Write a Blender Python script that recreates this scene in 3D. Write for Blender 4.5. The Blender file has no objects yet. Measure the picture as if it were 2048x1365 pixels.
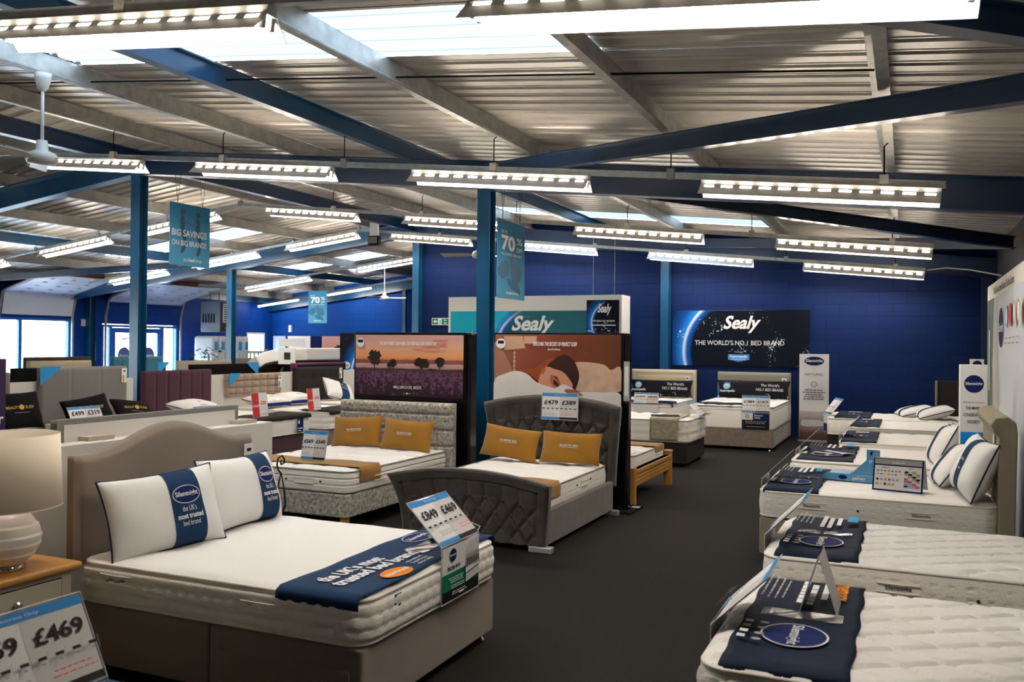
import bpy, math, random
from mathutils import Matrix, Vector
random.seed(7)
PI = math.pi
S = bpy.context.scene
COL = S.collection

# ---------------------------------------------------------------- camera
cam_d = bpy.data.cameras.new('camera'); cam = bpy.data.objects.new('camera', cam_d); COL.objects.link(cam)
cam_d.sensor_width = 36; cam_d.lens = 36 * 1750 / 2048; cam_d.clip_end = 200; cam_d.clip_start = .05
yaw, pit, rol = 0.42361, 0.00400, 0.0095
fw = Vector((-math.sin(yaw) * math.cos(pit), math.cos(yaw) * math.cos(pit), math.sin(pit)))
rt = Vector((math.cos(yaw), math.sin(yaw), 0)); up = rt.cross(fw)
c_, s_ = math.cos(rol), math.sin(rol)
r2, u2 = c_ * rt + s_ * up, -s_ * rt + c_ * up
M = Matrix((r2, u2, -fw)).transposed().to_4x4(); M.translation = (0, 0, 1.68)
cam.matrix_world = M
S.camera = cam
cam_d.dof.use_dof = True; cam_d.dof.focus_distance = 6.8; cam_d.dof.aperture_fstop = 4.0

# ---------------------------------------------------------------- world, exposure
W = bpy.data.worlds.new('daylight'); S.world = W; W.use_nodes = True
bg = W.node_tree.nodes['Background']; bg.inputs[0].default_value = (.62, .80, 1.0, 1); bg.inputs[1].default_value = 18.0
S.view_settings.view_transform = 'Standard'; S.view_settings.look = 'None'
S.view_settings.gamma = 1; S.view_settings.use_curve_mapping = False
S.view_settings.exposure = 0.85
S.cycles.max_bounces = 7; S.cycles.diffuse_bounces = 4; S.cycles.glossy_bounces = 3
S.cycles.transmission_bounces = 5; S.cycles.transparent_max_bounces = 12
S.cycles.caustics_reflective = False; S.cycles.caustics_refractive = False
S.cycles.sample_clamp_indirect = 4.0
S.cycles.use_denoising = True
LAMP_W = 62.0        # emission of the fluorescent tubes
SLOT_W = 70.0        # emission of stripes on the reflector strips, standing in for slot light
def portal(name, loc, sx, sy, rot):
    l = bpy.data.lights.new(name, 'AREA'); l.shape = 'RECTANGLE'; l.size = sx; l.size_y = sy; l.cycles.is_portal = True
    o = bpy.data.objects.new(name, l); o.location = loc; o.rotation_euler = rot; COL.objects.link(o)
portal('daylight_portal', (-21.35, 8.0, 1.25), 19, 2.3, (PI / 2, 0, -PI / 2))
portal('daylight_portal', (-21.35, 19.5, 1.25), 3.2, 2.3, (PI / 2, 0, -PI / 2))

# ---------------------------------------------------------------- materials
def lin(h):
    h = h.lstrip('#'); v = [int(h[i:i + 2], 16) / 255 for i in (0, 2, 4)]
    return tuple((a / 12.92 if a <= .04045 else ((a + .055) / 1.055) ** 2.4) for a in v) + (1,)
MATS = {}
def mat(name, col='#808080', rough=.6, metal=0, bump=None, var=0, vs=6, emit=None, es=0, sheen=0, coat=0, spec=None):
    if spec is None: spec = .12 if rough >= .7 else (.25 if rough >= .5 else .5)
    if name in MATS: return MATS[name]
    m = bpy.data.materials.new(name); m.use_nodes = True; nt = m.node_tree; N = nt.nodes; L = nt.links
    b = N['Principled BSDF']; c = lin(col) if isinstance(col, str) else col
    b.inputs['Base Color'].default_value = c; b.inputs['Roughness'].default_value = rough; b.inputs['Metallic'].default_value = metal
    b.inputs['Specular IOR Level'].default_value = spec
    if sheen: b.inputs['Sheen Weight'].default_value = sheen
    if coat: b.inputs['Coat Weight'].default_value = coat; b.inputs['Coat Roughness'].default_value = .1
    if emit: b.inputs['Emission Color'].default_value = lin(emit); b.inputs['Emission Strength'].default_value = es
    tc = N.new('ShaderNodeTexCoord')
    if var:
        n = N.new('ShaderNodeTexNoise'); n.inputs['Scale'].default_value = vs; n.inputs['Detail'].default_value = 5
        L.new(tc.outputs['Object'], n.inputs['Vector'])
        r = N.new('ShaderNodeValToRGB'); e = r.color_ramp.elements
        e[0].position = .3; e[1].position = .7
        e[0].color = tuple(x * (1 - var) for x in c[:3]) + (1,); e[1].color = tuple(min(1, x * (1 + var)) for x in c[:3]) + (1,)
        L.new(n.outputs[0], r.inputs[0]); L.new(r.outputs[0], b.inputs['Base Color'])
    if bump:
        kind, sc, st = bump
        if kind == 'noise':
            t = N.new('ShaderNodeTexNoise'); t.inputs['Scale'].default_value = sc; t.inputs['Detail'].default_value = 3
        elif kind == 'voronoi':
            t = N.new('ShaderNodeTexVoronoi'); t.inputs['Scale'].default_value = sc
        elif kind == 'wave':
            t = N.new('ShaderNodeTexWave'); t.inputs['Scale'].default_value = sc; t.bands_direction = 'Z'
        L.new(tc.outputs['Object'], t.inputs['Vector'])
        bu = N.new('ShaderNodeBump'); bu.inputs['Strength'].default_value = st; bu.inputs['Distance'].default_value = .01
        L.new(t.outputs[0], bu.inputs['Height']); L.new(bu.outputs[0], b.inputs['Normal'])
    MATS[name] = m; return m
def emis(name, col, s):
    if name in MATS: return MATS[name]
    m = bpy.data.materials.new(name); m.use_nodes = True; nt = m.node_tree; nt.nodes.clear()
    e = nt.nodes.new('ShaderNodeEmission'); o = nt.nodes.new('ShaderNodeOutputMaterial')
    e.inputs[0].default_value = lin(col); e.inputs[1].default_value = s; nt.links.new(e.outputs[0], o.inputs[0])
    MATS[name] = m; return m
def clear(name, tint, gloss, rough=.05, tcol=(1, 1, 1, 1)):
    if name in MATS: return MATS[name]
    m = bpy.data.materials.new(name); m.use_nodes = True; nt = m.node_tree; nt.nodes.clear(); N = nt.nodes
    t = N.new('ShaderNodeBsdfTransparent'); t.inputs[0].default_value = tcol
    g = N.new('ShaderNodeBsdfGlossy'); g.inputs['Roughness'].default_value = rough; g.inputs[0].default_value = tint
    x = N.new('ShaderNodeMixShader'); x.inputs[0].default_value = gloss; o = N.new('ShaderNodeOutputMaterial')
    nt.links.new(t.outputs[0], x.inputs[1]); nt.links.new(g.outputs[0], x.inputs[2]); nt.links.new(x.outputs[0], o.inputs[0])
    MATS[name] = m; return m
FB = ('noise', 260, .35)
blue = mat('blue gloss steel paint', '#0a4468', .28, var=.12, vs=3)
navy = mat('navy steel paint', '#07223f', .3, var=.1, vs=3)
galv = mat('galvanised steel', '#b4b3ad', .45, .5, var=.2, vs=9, bump=('noise', 30, .1))
galvd = mat('dull galvanised steel', '#a09d96', .5, .35, var=.15, vs=5)
white = mat('white enamel', '#ece9e2', .4)
creamp = mat('cream board', '#efe8de', .6)
black = mat('black gloss board', '#050505', .22)
blackm = mat('black matt', '#0c0b0b', .7)
chrome = mat('chrome', '#d9d9d9', .12, 1)
tick = mat('cream mattress ticking', '#fdf8f0', .75, bump=('noise', 120, .2), sheen=.2)
tickb = mat('beige mattress border', '#fdf7ec', .8, bump=('noise', 90, .3), sheen=.2)
pipem = mat('mattress piping tape', '#f6efe4', .6)
pipeg = mat('grey piping tape', '#8f8a80', .6)
pipen = mat('navy piping', '#1a1f3c', .6)
taupe = mat('taupe linen fabric', '#877a6e', .9, bump=FB, var=.06, vs=200, sheen=.3)
greyf = mat('grey wool fabric', '#7a7672', .9, bump=FB, var=.1, vs=60, sheen=.3)
beigef = mat('beige fabric', '#a58f7d', .9, bump=FB, sheen=.3)
oat = mat('oatmeal weave fabric', '#98907c', .9, bump=FB, var=.1, vs=160)
purple = mat('aubergine fabric', '#40202f', .85, bump=FB, sheen=.2)
dpurple = mat('deep purple board', '#2e1d3c', .5)
darkf = mat('charcoal fabric', '#282523', .9, bump=FB)
blackf = mat('black fabric', '#08080a', .9, bump=FB)
brownv = mat('mushroom plush fabric', '#75685e', .8, bump=FB, var=.15, vs=14, sheen=.3)
velvet = mat('charcoal velvet', '#423d39', .65, var=.35, vs=7, sheen=.3, bump=('noise', 16, .15))
silver = mat('silver crushed velvet', '#aaa498', .5, var=.6, vs=30, sheen=.2, bump=('noise', 42, .7))
mustard = mat('mustard velvet', '#93651a', .75, var=.12, vs=5, sheen=.3, bump=('noise', 12, .15))
pilw = mat('white cotton', '#fcf8f2', .85, bump=('noise', 7, .5), sheen=.2)
navyc = mat('navy printed cloth', '#15304f', .8, bump=('noise', 10, .15))
navyd = mat('dark navy printed cloth', '#0e1a2e', .75, bump=('noise', 8, .15))
oak = mat('honey oak', '#c08a45', .4, bump=('wave', 4, .08), var=.14, vs=5)
greige = mat('putty painted wood', '#c9c0ac', .5)
glassm = clear('window glass', (1, 1, 1, 1), .08)
acryl = clear('clear acrylic', (1, 1, 1, 1), .14, .08)
acryle = mat('acrylic edge', '#c9d0da', .2)
P = dict(w=mat('print white', '#f4f1ee', .75), g=mat('print pale grey', '#dedad6', .75), k=mat('print dark grey', '#2b2827', .75),
         b=mat('print sky blue', '#3f8fd0', .75), n=mat('print navy', '#0c1c52', .75), r=mat('print red', '#d8403f', .75),
         m=mat('print mid grey', '#a9a5a1', .75), o=mat('print orange', '#e98a2b', .75), t=mat('print green', '#0f6b4f', .75),
         bk=mat('print black', '#151518', .75), cy=mat('print cyan', '#4fa9d8', .75), gold=mat('print gold', '#c8a04a', .75),
         lb=mat('print light blue', '#7fb6dc', .75), pk=mat('print plum', '#7a3e64', .75))

# ---------------------------------------------------------------- mesh helpers
class B:
    def __init__(s): s.v = []; s.f = []; s.m = []; s.mats = []; s.mx = None
    def mi(s, m):
        if m not in s.mats: s.mats.append(m)
        return s.mats.index(m)
    def add(s, vs, fs, m):
        k = len(s.v); i = s.mi(m); s.v += [tuple(p) for p in vs]
        for f in fs: s.f.append(tuple(k + j for j in f)); s.m.append(i)
        return s
    def box(s, x0, x1, y0, y1, z0, z1, m):
        return s.add([(x0, y0, z0), (x1, y0, z0), (x1, y1, z0), (x0, y1, z0), (x0, y0, z1), (x1, y0, z1), (x1, y1, z1), (x0, y1, z1)],
                     [(0, 3, 2, 1), (4, 5, 6, 7), (0, 1, 5, 4), (1, 2, 6, 5), (2, 3, 7, 6), (3, 0, 4, 7)], m)
    def tube(s, pts, r, m, n=8, closed=False, caps=True):
        pts = [Vector(p) for p in pts]; k = len(pts); vs = []; prev = None
        for i, p in enumerate(pts):
            if closed: t = pts[(i + 1) % k] - pts[i - 1]
            else: t = pts[min(i + 1, k - 1)] - pts[max(i - 1, 0)]
            t.normalize()
            a = prev if prev is not None else (Vector((0, 0, 1)) if abs(t.z) < .9 else Vector((1, 0, 0)))
            a = (a - t * a.dot(t)).normalized(); b = t.cross(a); prev = a
            rr = r[i] if isinstance(r, (list, tuple)) else r
            for j in range(n):
                q = 2 * PI * j / n; vs.append(p + (a * math.cos(q) + b * math.sin(q)) * rr)
        fs = []
        for i in range(k if closed else k - 1):
            for j in range(n):
                a0 = i * n + j; a1 = i * n + (j + 1) % n; b0 = ((i + 1) % k) * n + j; b1 = ((i + 1) % k) * n + (j + 1) % n
                fs.append((a0, a1, b1, b0))
        if not closed and caps: fs += [tuple(range(n))[::-1], tuple((k - 1) * n + j for j in range(n))]
        return s.add(vs, fs, m)
    def lathe(s, prof, m, c=(0, 0, 0), n=32):
        vs = []; fs = []
        for (r, z) in prof:
            for j in range(n):
                q = 2 * PI * j / n; vs.append((c[0] + r * math.cos(q), c[1] + r * math.sin(q), c[2] + z))
        for i in range(len(prof) - 1):
            for j in range(n):
                fs.append((i * n + j, i * n + (j + 1) % n, (i + 1) * n + (j + 1) % n, (i + 1) * n + j))
        return s.add(vs, fs, m)
    def prism(s, poly, fn, a, b, m):          # polygon (2-D) pushed from depth a to depth b by fn(u,v,w)
        n = len(poly); vs = [fn(u, v, a) for u, v in poly] + [fn(u, v, b) for u, v in poly]
        fs = [tuple(range(n))[::-1], tuple(range(n, 2 * n))] + [(i, (i + 1) % n, n + (i + 1) % n, n + i) for i in range(n)]
        return s.add(vs, fs, m)
    def grid(s, fn, nu, nv, m):
        vs = [fn(i / nu, j / nv) for j in range(nv + 1) for i in range(nu + 1)]
        fs = [(j * (nu + 1) + i, j * (nu + 1) + i + 1, (j + 1) * (nu + 1) + i + 1, (j + 1) * (nu + 1) + i) for j in range(nv) for i in range(nu)]
        return s.add(vs, fs, m)
    def build(s, name, parent=None, smooth=False, bevel=0, seg=2, loc=None, thick=0, sub=0, weld=False):
        me = bpy.data.meshes.new(name); me.from_pydata(s.v, [], s.f)
        for m in s.mats: me.materials.append(m)
        me.polygons.foreach_set('material_index', s.m)
        if weld:
            import bmesh
            bm = bmesh.new(); bm.from_mesh(me); bmesh.ops.remove_doubles(bm, verts=bm.verts, dist=1e-5); bm.to_mesh(me); bm.free()
        if smooth: me.polygons.foreach_set('use_smooth', [True] * len(me.polygons))
        me.update()
        o = bpy.data.objects.new(name, me); COL.objects.link(o)
        if parent: o.parent = parent
        if loc: o.location = loc
        if bevel:
            b = o.modifiers.new('bevel', 'BEVEL'); b.width = bevel; b.segments = seg; b.limit_method = 'ANGLE'; b.angle_limit = .6
        if thick:
            t = o.modifiers.new('solid', 'SOLIDIFY'); t.thickness = thick; t.offset = 0
        if sub:
            t = o.modifiers.new('sub', 'SUBSURF'); t.levels = t.render_levels = sub
        return o
def tag(o, label, cat, group=None, kind=None):
    o['label'] = label; o['category'] = cat
    if group: o['group'] = group
    if kind: o['kind'] = kind
    return o
def thing(name, label, cat, loc=(0, 0, 0), rz=0, group=None):
    o = bpy.data.objects.new(name, None); COL.objects.link(o); o.empty_display_size = .1
    o.location = loc; o.rotation_euler = (0, 0, rz); return tag(o, label, cat, group)
def struct(o): o['kind'] = 'structure'; return o
def frame(o, org, right, upv):                  # local x = right, y = up, z = out of the face
    r = Vector(right).normalized(); u = Vector(upv); u = (u - r * u.dot(r)).normalized(); n = r.cross(u)
    M = Matrix((r, u, n)).transposed().to_4x4(); M.translation = org; o.matrix_world = M; return o
def copy_tree(o, loc, label, rz=None, parent=None):
    c = o.copy(); COL.objects.link(c)
    if parent: c.parent = parent
    else:
        c.location = loc; c['label'] = label
        if rz is not None: c.rotation_euler = (0, 0, rz)
    for ch in list(o.children): copy_tree(ch, None, None, None, c)
    return c

# ---------------------------------------------------------------- printing: flat shapes and lettering laid on a surface
_tc = {}
def glyphs(s, bold):
    k = (s, bold)
    if k not in _tc:
        cu = bpy.data.curves.new('t', 'FONT'); cu.body = s; cu.size = 1; cu.resolution_u = 3; cu.align_x = 'CENTER'
        if bold: cu.offset = .018 * bold
        ob = bpy.data.objects.new('t', cu); COL.objects.link(ob)
        bpy.context.view_layer.update()
        dg = bpy.context.evaluated_depsgraph_get(); me = bpy.data.meshes.new_from_object(ob.evaluated_get(dg))
        _tc[k] = ([tuple(v.co) for v in me.vertices], [tuple(p.vertices) for p in me.polygons])
        bpy.data.objects.remove(ob); bpy.data.curves.remove(cu); bpy.data.meshes.remove(me)
    return _tc[k]
def printed(b, items, fn=None, off=.0012, step=.0007):
    fn = fn or (lambda x, y, w: (x, y, w))
    k = off
    for it in items:
        t = it[0]
        if t == 'r':
            _, x0, x1, y0, y1, m = it; nx = max(1, int(abs(x1 - x0) / .06)) if fn.__name__ != '<lambda>' else 1
            ny = max(1, int(abs(y1 - y0) / .06)) if fn.__name__ != '<lambda>' else 1
            b.grid(lambda u, v: fn(x0 + (x1 - x0) * u, y0 + (y1 - y0) * v, k), nx, ny, m)
        elif t == 'e':
            _, cx, cy, rx, ry, m = it; n = 36
            vs = [fn(cx, cy, k)] + [fn(cx + rx * math.cos(2 * PI * i / n), cy + ry * math.sin(2 * PI * i / n), k) for i in range(n)]
            b.add(vs, [(0, i + 1, (i + 1) % n + 1) for i in range(n)], m)
        elif t == 'p':
            _, pts, m = it; b.add([fn(x, y, k) for x, y in pts], [tuple(range(len(pts)))], m)
        elif t == 't':
            _, s, x, y, size, m = it[:6]; o = it[6] if len(it) > 6 else {}
            if not s: continue
            v, f = glyphs(s, o.get('b', 0)); sx = o.get('sx', 1); sh = o.get('sh', 0); a = o.get('rot', 0)
            w = o.get('w')
            if w: xs = [p[0] for p in v]; sx = w / ((max(xs) - min(xs)) * size)
            ca, sa = math.cos(a), math.sin(a); out = []
            for px, py, _z in v:
                X = (px + py * sh) * size * sx; Y = py * size
                out.append(fn(x + X * ca - Y * sa, y + X * sa + Y * ca, k))
            b.add(out, f, m)
        k += step
    return b
def board(name, label, cat, org, right, upv, w, h, items, face, back=None, thick=.02, group=None, part='printed_face', parent=None, off=.0012):
    """flat board whose centre of face is org"""
    if parent is None: e = thing(name, label, cat, group=group)
    else: e = bpy.data.objects.new(name, None); COL.objects.link(e)
    frame(e, org, right, upv)
    if parent is not None: e.parent = parent
    B().box(-w / 2, w / 2, -h / 2, h / 2, -thick, 0, back or face).build('panel', e, bevel=min(.004, thick * .3))
    b = B(); printed(b, [('r', -w / 2 + .002, w / 2 - .002, -h / 2 + .002, h / 2 - .002, face)] + items, off=off); b.build(part, e)
    return e
def oval(cx, cy, rx, ry, rot=0):
    return [('e', cx, cy, rx, ry, P['w']), ('e', cx, cy, rx * .95, ry * .92, P['n']),
            ('t', 'Silentnight', cx if not rot else cx + (ry * .18 if rot < 0 else -ry * .18), cy - rx * .1 if not rot else cy, rx * .44 if not rot else ry * .44, P['w'], dict(b=1, w=(rx if not rot else ry) * 1.66, rot=rot))]
def textlines(x0, x1, ys, h, m, pieces=3, seed=1):
    rr = random.Random(seed); out = []
    for y in ys:
        L = x1 - x0; ww = L * rr.uniform(.75, 1); x = (x0 + x1) / 2 - ww / 2; e = x + ww
        while x < e - L * .04:
            d = L * rr.uniform(.08, .2); out.append(('r', x, min(e, x + d), y, y + h, m)); x += d + L * .03
    return out

# ================================================================ THE BUILDING
RX = -10.1
def zr(x, z0): return z0 - (.104 if x > RX else .118) * abs(x - RX)
AX = -11.1
def zl(x): return 4.22 - (.104 if x > AX else .12) * abs(x - AX)          # top of the lighting rails
def blockmat(name, col, ax, mort):
    m = mat(name, col, .6, spec=.12); nt = m.node_tree; N = nt.nodes; L = nt.links; b = N['Principled BSDF']
    tc = N.new('ShaderNodeTexCoord'); sp = N.new('ShaderNodeSeparateXYZ'); cb = N.new('ShaderNodeCombineXYZ')
    L.new(tc.outputs['Object'], sp.inputs[0]); L.new(sp.outputs[ax], cb.inputs[0]); L.new(sp.outputs[2], cb.inputs[1])
    t = N.new('ShaderNodeTexBrick'); L.new(cb.outputs[0], t.inputs['Vector'])
    t.inputs['Scale'].default_value = 1; t.inputs['Brick Width'].default_value = .45; t.inputs['Row Height'].default_value = .225
    t.inputs['Mortar Size'].default_value = .006; t.inputs['Mortar Smooth'].default_value = .3
    c = lin(col); t.inputs['Color1'].default_value = c; t.inputs['Color2'].default_value = tuple(x * 1.12 for x in c[:3]) + (1,)
    t.inputs['Mortar'].default_value = tuple(x * mort for x in c[:3]) + (1,)
    L.new(t.outputs[0], b.inputs['Base Color'])
    bu = N.new('ShaderNodeBump'); bu.inputs['Strength'].default_value = .5; bu.inputs['Distance'].default_value = .006; bu.invert = True
    L.new(t.outputs['Fac'], bu.inputs['Height']); L.new(bu.outputs[0], b.inputs['Normal'])
    return m
wallb = blockmat('blue painted blockwork', '#071c47', 0, .6)  # same blue paint, colour kept darker for the lamp-lit wall
wallf = blockmat('blue painted blockwork far daylit', '#0a4498', 0, .6)  # same blue paint, daylight put into a brighter colour
walls = blockmat('blue painted blockwork side daylit', '#0a3d92', 1, .6)  # same blue paint, brightened in colour for daylight by the windows
clad = mat('dark grey cladding', '#3b3b3d', .6)
carpet = mat('charcoal carpet', '#211f1d', .95, bump=('noise', 180, .5), var=.22, vs=70)
wfr = mat('bright blue window frame', '#0a5fc4', .35)
struct(B().box(-21.6, 1.8, -3.2, 26, -.12, 0, carpet).build('floor'))
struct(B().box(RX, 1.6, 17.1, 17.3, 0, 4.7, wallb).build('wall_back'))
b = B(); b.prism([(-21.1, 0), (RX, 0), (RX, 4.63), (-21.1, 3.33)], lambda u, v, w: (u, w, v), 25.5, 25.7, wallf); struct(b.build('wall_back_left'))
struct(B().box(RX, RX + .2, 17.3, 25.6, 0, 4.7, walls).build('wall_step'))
struct(B().box(1.4, 1.6, -3.2, 17.1, 0, 3.6, clad).build('wall_right'))
struct(B().box(-21.3, 1.6, -3.4, -3.2, 0, 4.9, mat('white rear wall', '#cfcac2', .7)).build('wall_front'))
# left wall with shop windows
wins = [(-2.6, 2.4, .25, 2.27), (3.0, 7.4, .25, 2.27), (8.0, 12.4, .25, 2.27), (12.9, 17.05, .25, 2.27), (18.1, 20.95, .02, 2.17), (24.15, 25.1, .9, 2.02)]
b = B(); y = -3.2
for (a, c, z0, z1) in wins:
    b.box(-21.3, -21.1, y, a, 0, 3.32, walls); b.box(-21.3, -21.1, a, c, z1, 3.32, walls)
    if z0 > .1: b.box(-21.3, -21.1, a, c, 0, z0, walls)
    y = c
b.box(-21.3, -21.1, y, 25.7, 0, 3.32, walls); struct(b.build('wall_left'))
def window(n, a, c, z0, z1, mull, sill=False, fm=wfr):
    e = bpy.data.objects.new('window_%d' % n, None); COL.objects.link(e); e.location = (-21.14, a, 0); struct(e); L = c - a
    f = B(); f.box(-.05, .05, 0, .07, z0, z1, fm); f.box(-.05, .05, L - .07, L, z0, z1, fm); f.box(-.05, .05, .07, L - .07, z1 - .07, z1, fm); f.box(-.05, .05, .07, L - .07, z0, z0 + .08, fm)
    for q in mull: f.box(-.045, .045, q - .045, q + .045, z0 + .08, z1 - .07, fm)
    f.build('window_frame', e, bevel=.004)
    B().box(-.008, .002, .07, L - .07, z0 + .08, z1 - .07, glassm).build('pane', e)
    return e
for i, (a, c, z0, z1) in enumerate(wins[:4]): window(i + 1, a, c, z0, z1, [(c - a) * .35, (c - a) * .64] if i < 3 else [.9, 2.65])
window(5, 24.15, 25.1, .9, 2.02, [], fm=white)
# entrance doors
e = bpy.data.objects.new('door_1', None); COL.objects.link(e); e.location = (-21.14, 18.1, 0); struct(e)
f = B(); f.box(-.05, .05, 0, .06, 0, 2.15, wfr); f.box(-.05, .05, 2.79, 2.85, 0, 2.15, wfr); f.box(-.05, .05, .06, 2.79, 2.08, 2.15, wfr)
for q in (.30, 2.24): f.box(-.05, .05, q - .05, q + .05, 0, 2.08, wfr)
f.build('door_frame', e, bevel=.004)
for k, (a, c) in enumerate(((.36, 1.26), (1.28, 2.18))):
    d = B(); d.box(-.03, .03, a, a + .12, .02, 2.06, wfr); d.box(-.03, .03, c - .12, c, .02, 2.06, wfr); d.box(-.03, .03, a + .12, c - .12, 1.92, 2.06, wfr); d.box(-.03, .03, a + .12, c - .12, .02, .2, wfr)
    dl = d.build('door_leaf', e); B().box(-.006, .002, a + .12, c - .12, .2, 1.92, glassm).build('pane', dl)
    st = B(); cy = (a + c) / 2; fn = lambda x, y, w: (.004 + w, cy + x, y)
    stk = mat('sticker blue', '#5866a8', .5)
    printed(st, [('e', 0, 1.24, .23, .25, stk), ('t', 'ban', 0, 1.18, .17, P['w'], dict(b=1, w=.3)), ('r', -.17, .17, 1.04, 1.08, P['w']),
                 ('t', 'ANCE' if k else 'ECMAN', 0, 1.70, .11, P['k'], dict(b=1, w=.5)), ('r', -.3, .3, 1.81, 1.82, P['m']), ('r', -.3, .3, 1.66, 1.665, P['m'])], fn)
    st.build('sticker', dl)
B().box(-.006, .002, .06, .25, .02, 2.08, glassm).build('side_pane', e); B().box(-.006, .002, 2.29, 2.79, .02, 2.08, glassm).build('side_pane', e)
# street outside
tag(B().box(-60, -21.35, -40, 60, -.25, -.05, mat('pale paving', '#a9a7a0', .8)).build('street_paving'), 'pale paved ground outside the shop windows', 'paving')
ob = thing('opposite_building', 'cream building with brick piers across the street outside', 'building', (-38, 0, 0))
B().box(-6, 0, -14, 55, -.05, 6, mat('cream render', '#d8cb96', .8)).build('wall', ob)
for q in (6, 16, 26, 34): B().box(-.2, .25, q, q + 1.3, -.05, 6, mat('purple brick', '#8a6f80', .9)).build('brick_pier', ob)
for q in (19.5, 30.5):
    g = B().box(-.1, .08, q, q + 2.6, .1, 2.6, mat('pale shutter', '#cfd8d2', .6))
    for k in range(8): g.box(.08, .1, q, q + 2.6, .3 + k * .28, .36 + k * .28, P['m'])
    g.build('shutter', ob)

# roof sheets
sheet_m = mat('pale steel roof lining', '#cfc8be', .33, .2, var=.08, vs=2.2)
def sheet(b, y0, y1, x0, x1, z0, m, pitch=.25, hgt=.032):
    ys = []; y = y0
    n = max(1, round((y1 - y0) / pitch)); p = (y1 - y0) / n
    for i in range(n):
        q = y0 + i * p
        ys += [(q, 0), (q + p * .50, 0), (q + p * .52, .006), (q + p * .60, .006), (q + p * .62, 0), (q + p * .70, 0), (q + p * .78, hgt), (q + p * .92, hgt)]
    ys.append((y1, 0)); vs = []
    for (yy, h) in ys: vs += [(x0, yy, zr(x0 if x0 != RX else (RX + .001 if x1 > RX else RX - .001), z0) + h), (x1, yy, zr(x1 if x1 != RX else RX, z0) + h)]
    b.add(vs, [(2 * i, 2 * i + 2, 2 * i + 3, 2 * i + 1) for i in range(len(ys) - 1)], m)
Z1 = 4.63
b = B(); SKR = (-7.25, -2.0); SKL = (-17.6, -12.95)
def slope(b, yr, ya, xa, xb, sk):
    y = yr[0]
    for (s0, s1) in ya:
        sheet(b, y, s0, xa, xb, Z1, sheet_m); sheet(b, s0, s1, xa, sk[0], Z1, sheet_m); sheet(b, s0, s1, sk[1], xb, Z1, sheet_m); y = s1
    sheet(b, y, yr[1], xa, xb, Z1, sheet_m)
SKY_Y = [(4.95, 5.95), (15.15, 16.05), (20.4, 21.4)]
slope(b, (-3.2, 17.25), SKY_Y[:2], RX, 1.6, SKR)
slope(b, (-3.2, 25.7), SKY_Y, -21.3, RX, SKL)
struct(b.build('ceiling'))
sk_m = bpy.data.materials.new('translucent rooflight'); sk_m.use_nodes = True; nt = sk_m.node_tree; nt.nodes.clear()
t1 = nt.nodes.new('ShaderNodeBsdfTranslucent'); t1.inputs[0].default_value = (.11, .114, .118, 1); t2 = nt.nodes.new('ShaderNodeBsdfTransparent'); t2.inputs[0].default_value = (.06, .062, .065, 1)
mx = nt.nodes.new('ShaderNodeMixShader'); mx.inputs[0].default_value = .5; oo = nt.nodes.new('ShaderNodeOutputMaterial')
nt.links.new(t1.outputs[0], mx.inputs[1]); nt.links.new(t2.outputs[0], mx.inputs[2]); nt.links.new(mx.outputs[0], oo.inputs[0])
k = 6
for (s0, s1) in SKY_Y[:2]:
    b = B(); sheet(b, s0 - .02, s1 + .02, SKR[0], SKR[1], Z1 + .012, sk_m); struct(b.build('window_%d' % k)); k += 1
for (s0, s1) in SKY_Y:
    b = B(); sheet(b, s0 - .02, s1 + .02, SKL[0], SKL[1], Z1 + .012, sk_m); struct(b.build('window_%d' % k)); k += 1

# purlins
def zsec(x, y0, y1, m, deep=.2, fl=.07):
    b = B(); zb = zr(x, 4.42); t = .006; s = 1
    b.box(x - t, x + t, y0, y1, zb, zb + deep, m); b.box(x, x + fl, y0, y1, zb - .004, zb + .004, m); b.box(x + fl - .004, x + fl, y0, y1, zb, zb + .022, m)
    b.box(x - fl, x, y0, y1, zb + deep - .006, zb + deep, m)
    return b
ordn = ['first', 'second', 'third', 'fourth', 'fifth', 'sixth', 'seventh', 'eighth']
for i, x in enumerate((-.18, -1.99, -3.80, -7.28, -9.15)):
    tag(zsec(x, -3.2, 17.1, galv).build('roof_purlin'), 'galvanised roof purlin running down the shop, %s from the right wall' % ordn[i], 'roof beam', 'galvanised purlins right of the ridge')
for i, x in enumerate((-11.1, -12.9, -14.7, -18.4, -20.2)):
    tag(zsec(x, -3.2, 25.5, galvd).build('roof_purlin'), 'grey roof purlin on the left roof slope, %s from the ridge' % ordn[i], 'roof beam', 'galvanised purlins left of the ridge')
def isec(p0, p1, w, d, m, name, side=None):
    """I-section with its top on the line p0-p1"""
    p0, p1 = Vector(p0), Vector(p1); a = (p1 - p0).normalized(); s = a.cross(Vector((0, 0, 1))).normalized(); t = .012
    b = B()
    def bar(u0, u1, v0, v1):
        vs = [];
        for p in (p0, p1):
            for (u, v) in ((u0, v0), (u1, v0), (u1, v1), (u0, v1)): q = p + s * u; vs.append((q.x, q.y, q.z + v))
        b.add(vs, [(0, 1, 2, 3), (7, 6, 5, 4), (0, 4, 5, 1), (1, 5, 6, 2), (2, 6, 7, 3), (3, 7, 4, 0)], m)
    bar(-w / 2, w / 2, -t, 0); bar(-w / 2, w / 2, -d, -d + t); bar(-.005, .005, -d + t, -t)
    return b.build(name)
for i, (x, y1) in enumerate(((-5.58, 17.1), (-16.5, 25.5))):
    tag(isec((x, -3.2, zr(x, 4.60)), (x, y1, zr(x, 4.60)), .1, .2, blue, 'roof_beam'), ['blue painted steel roof beam running lengthwise right of the ridge', 'blue painted steel roof beam running lengthwise on the left slope'][i], 'roof beam')
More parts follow.
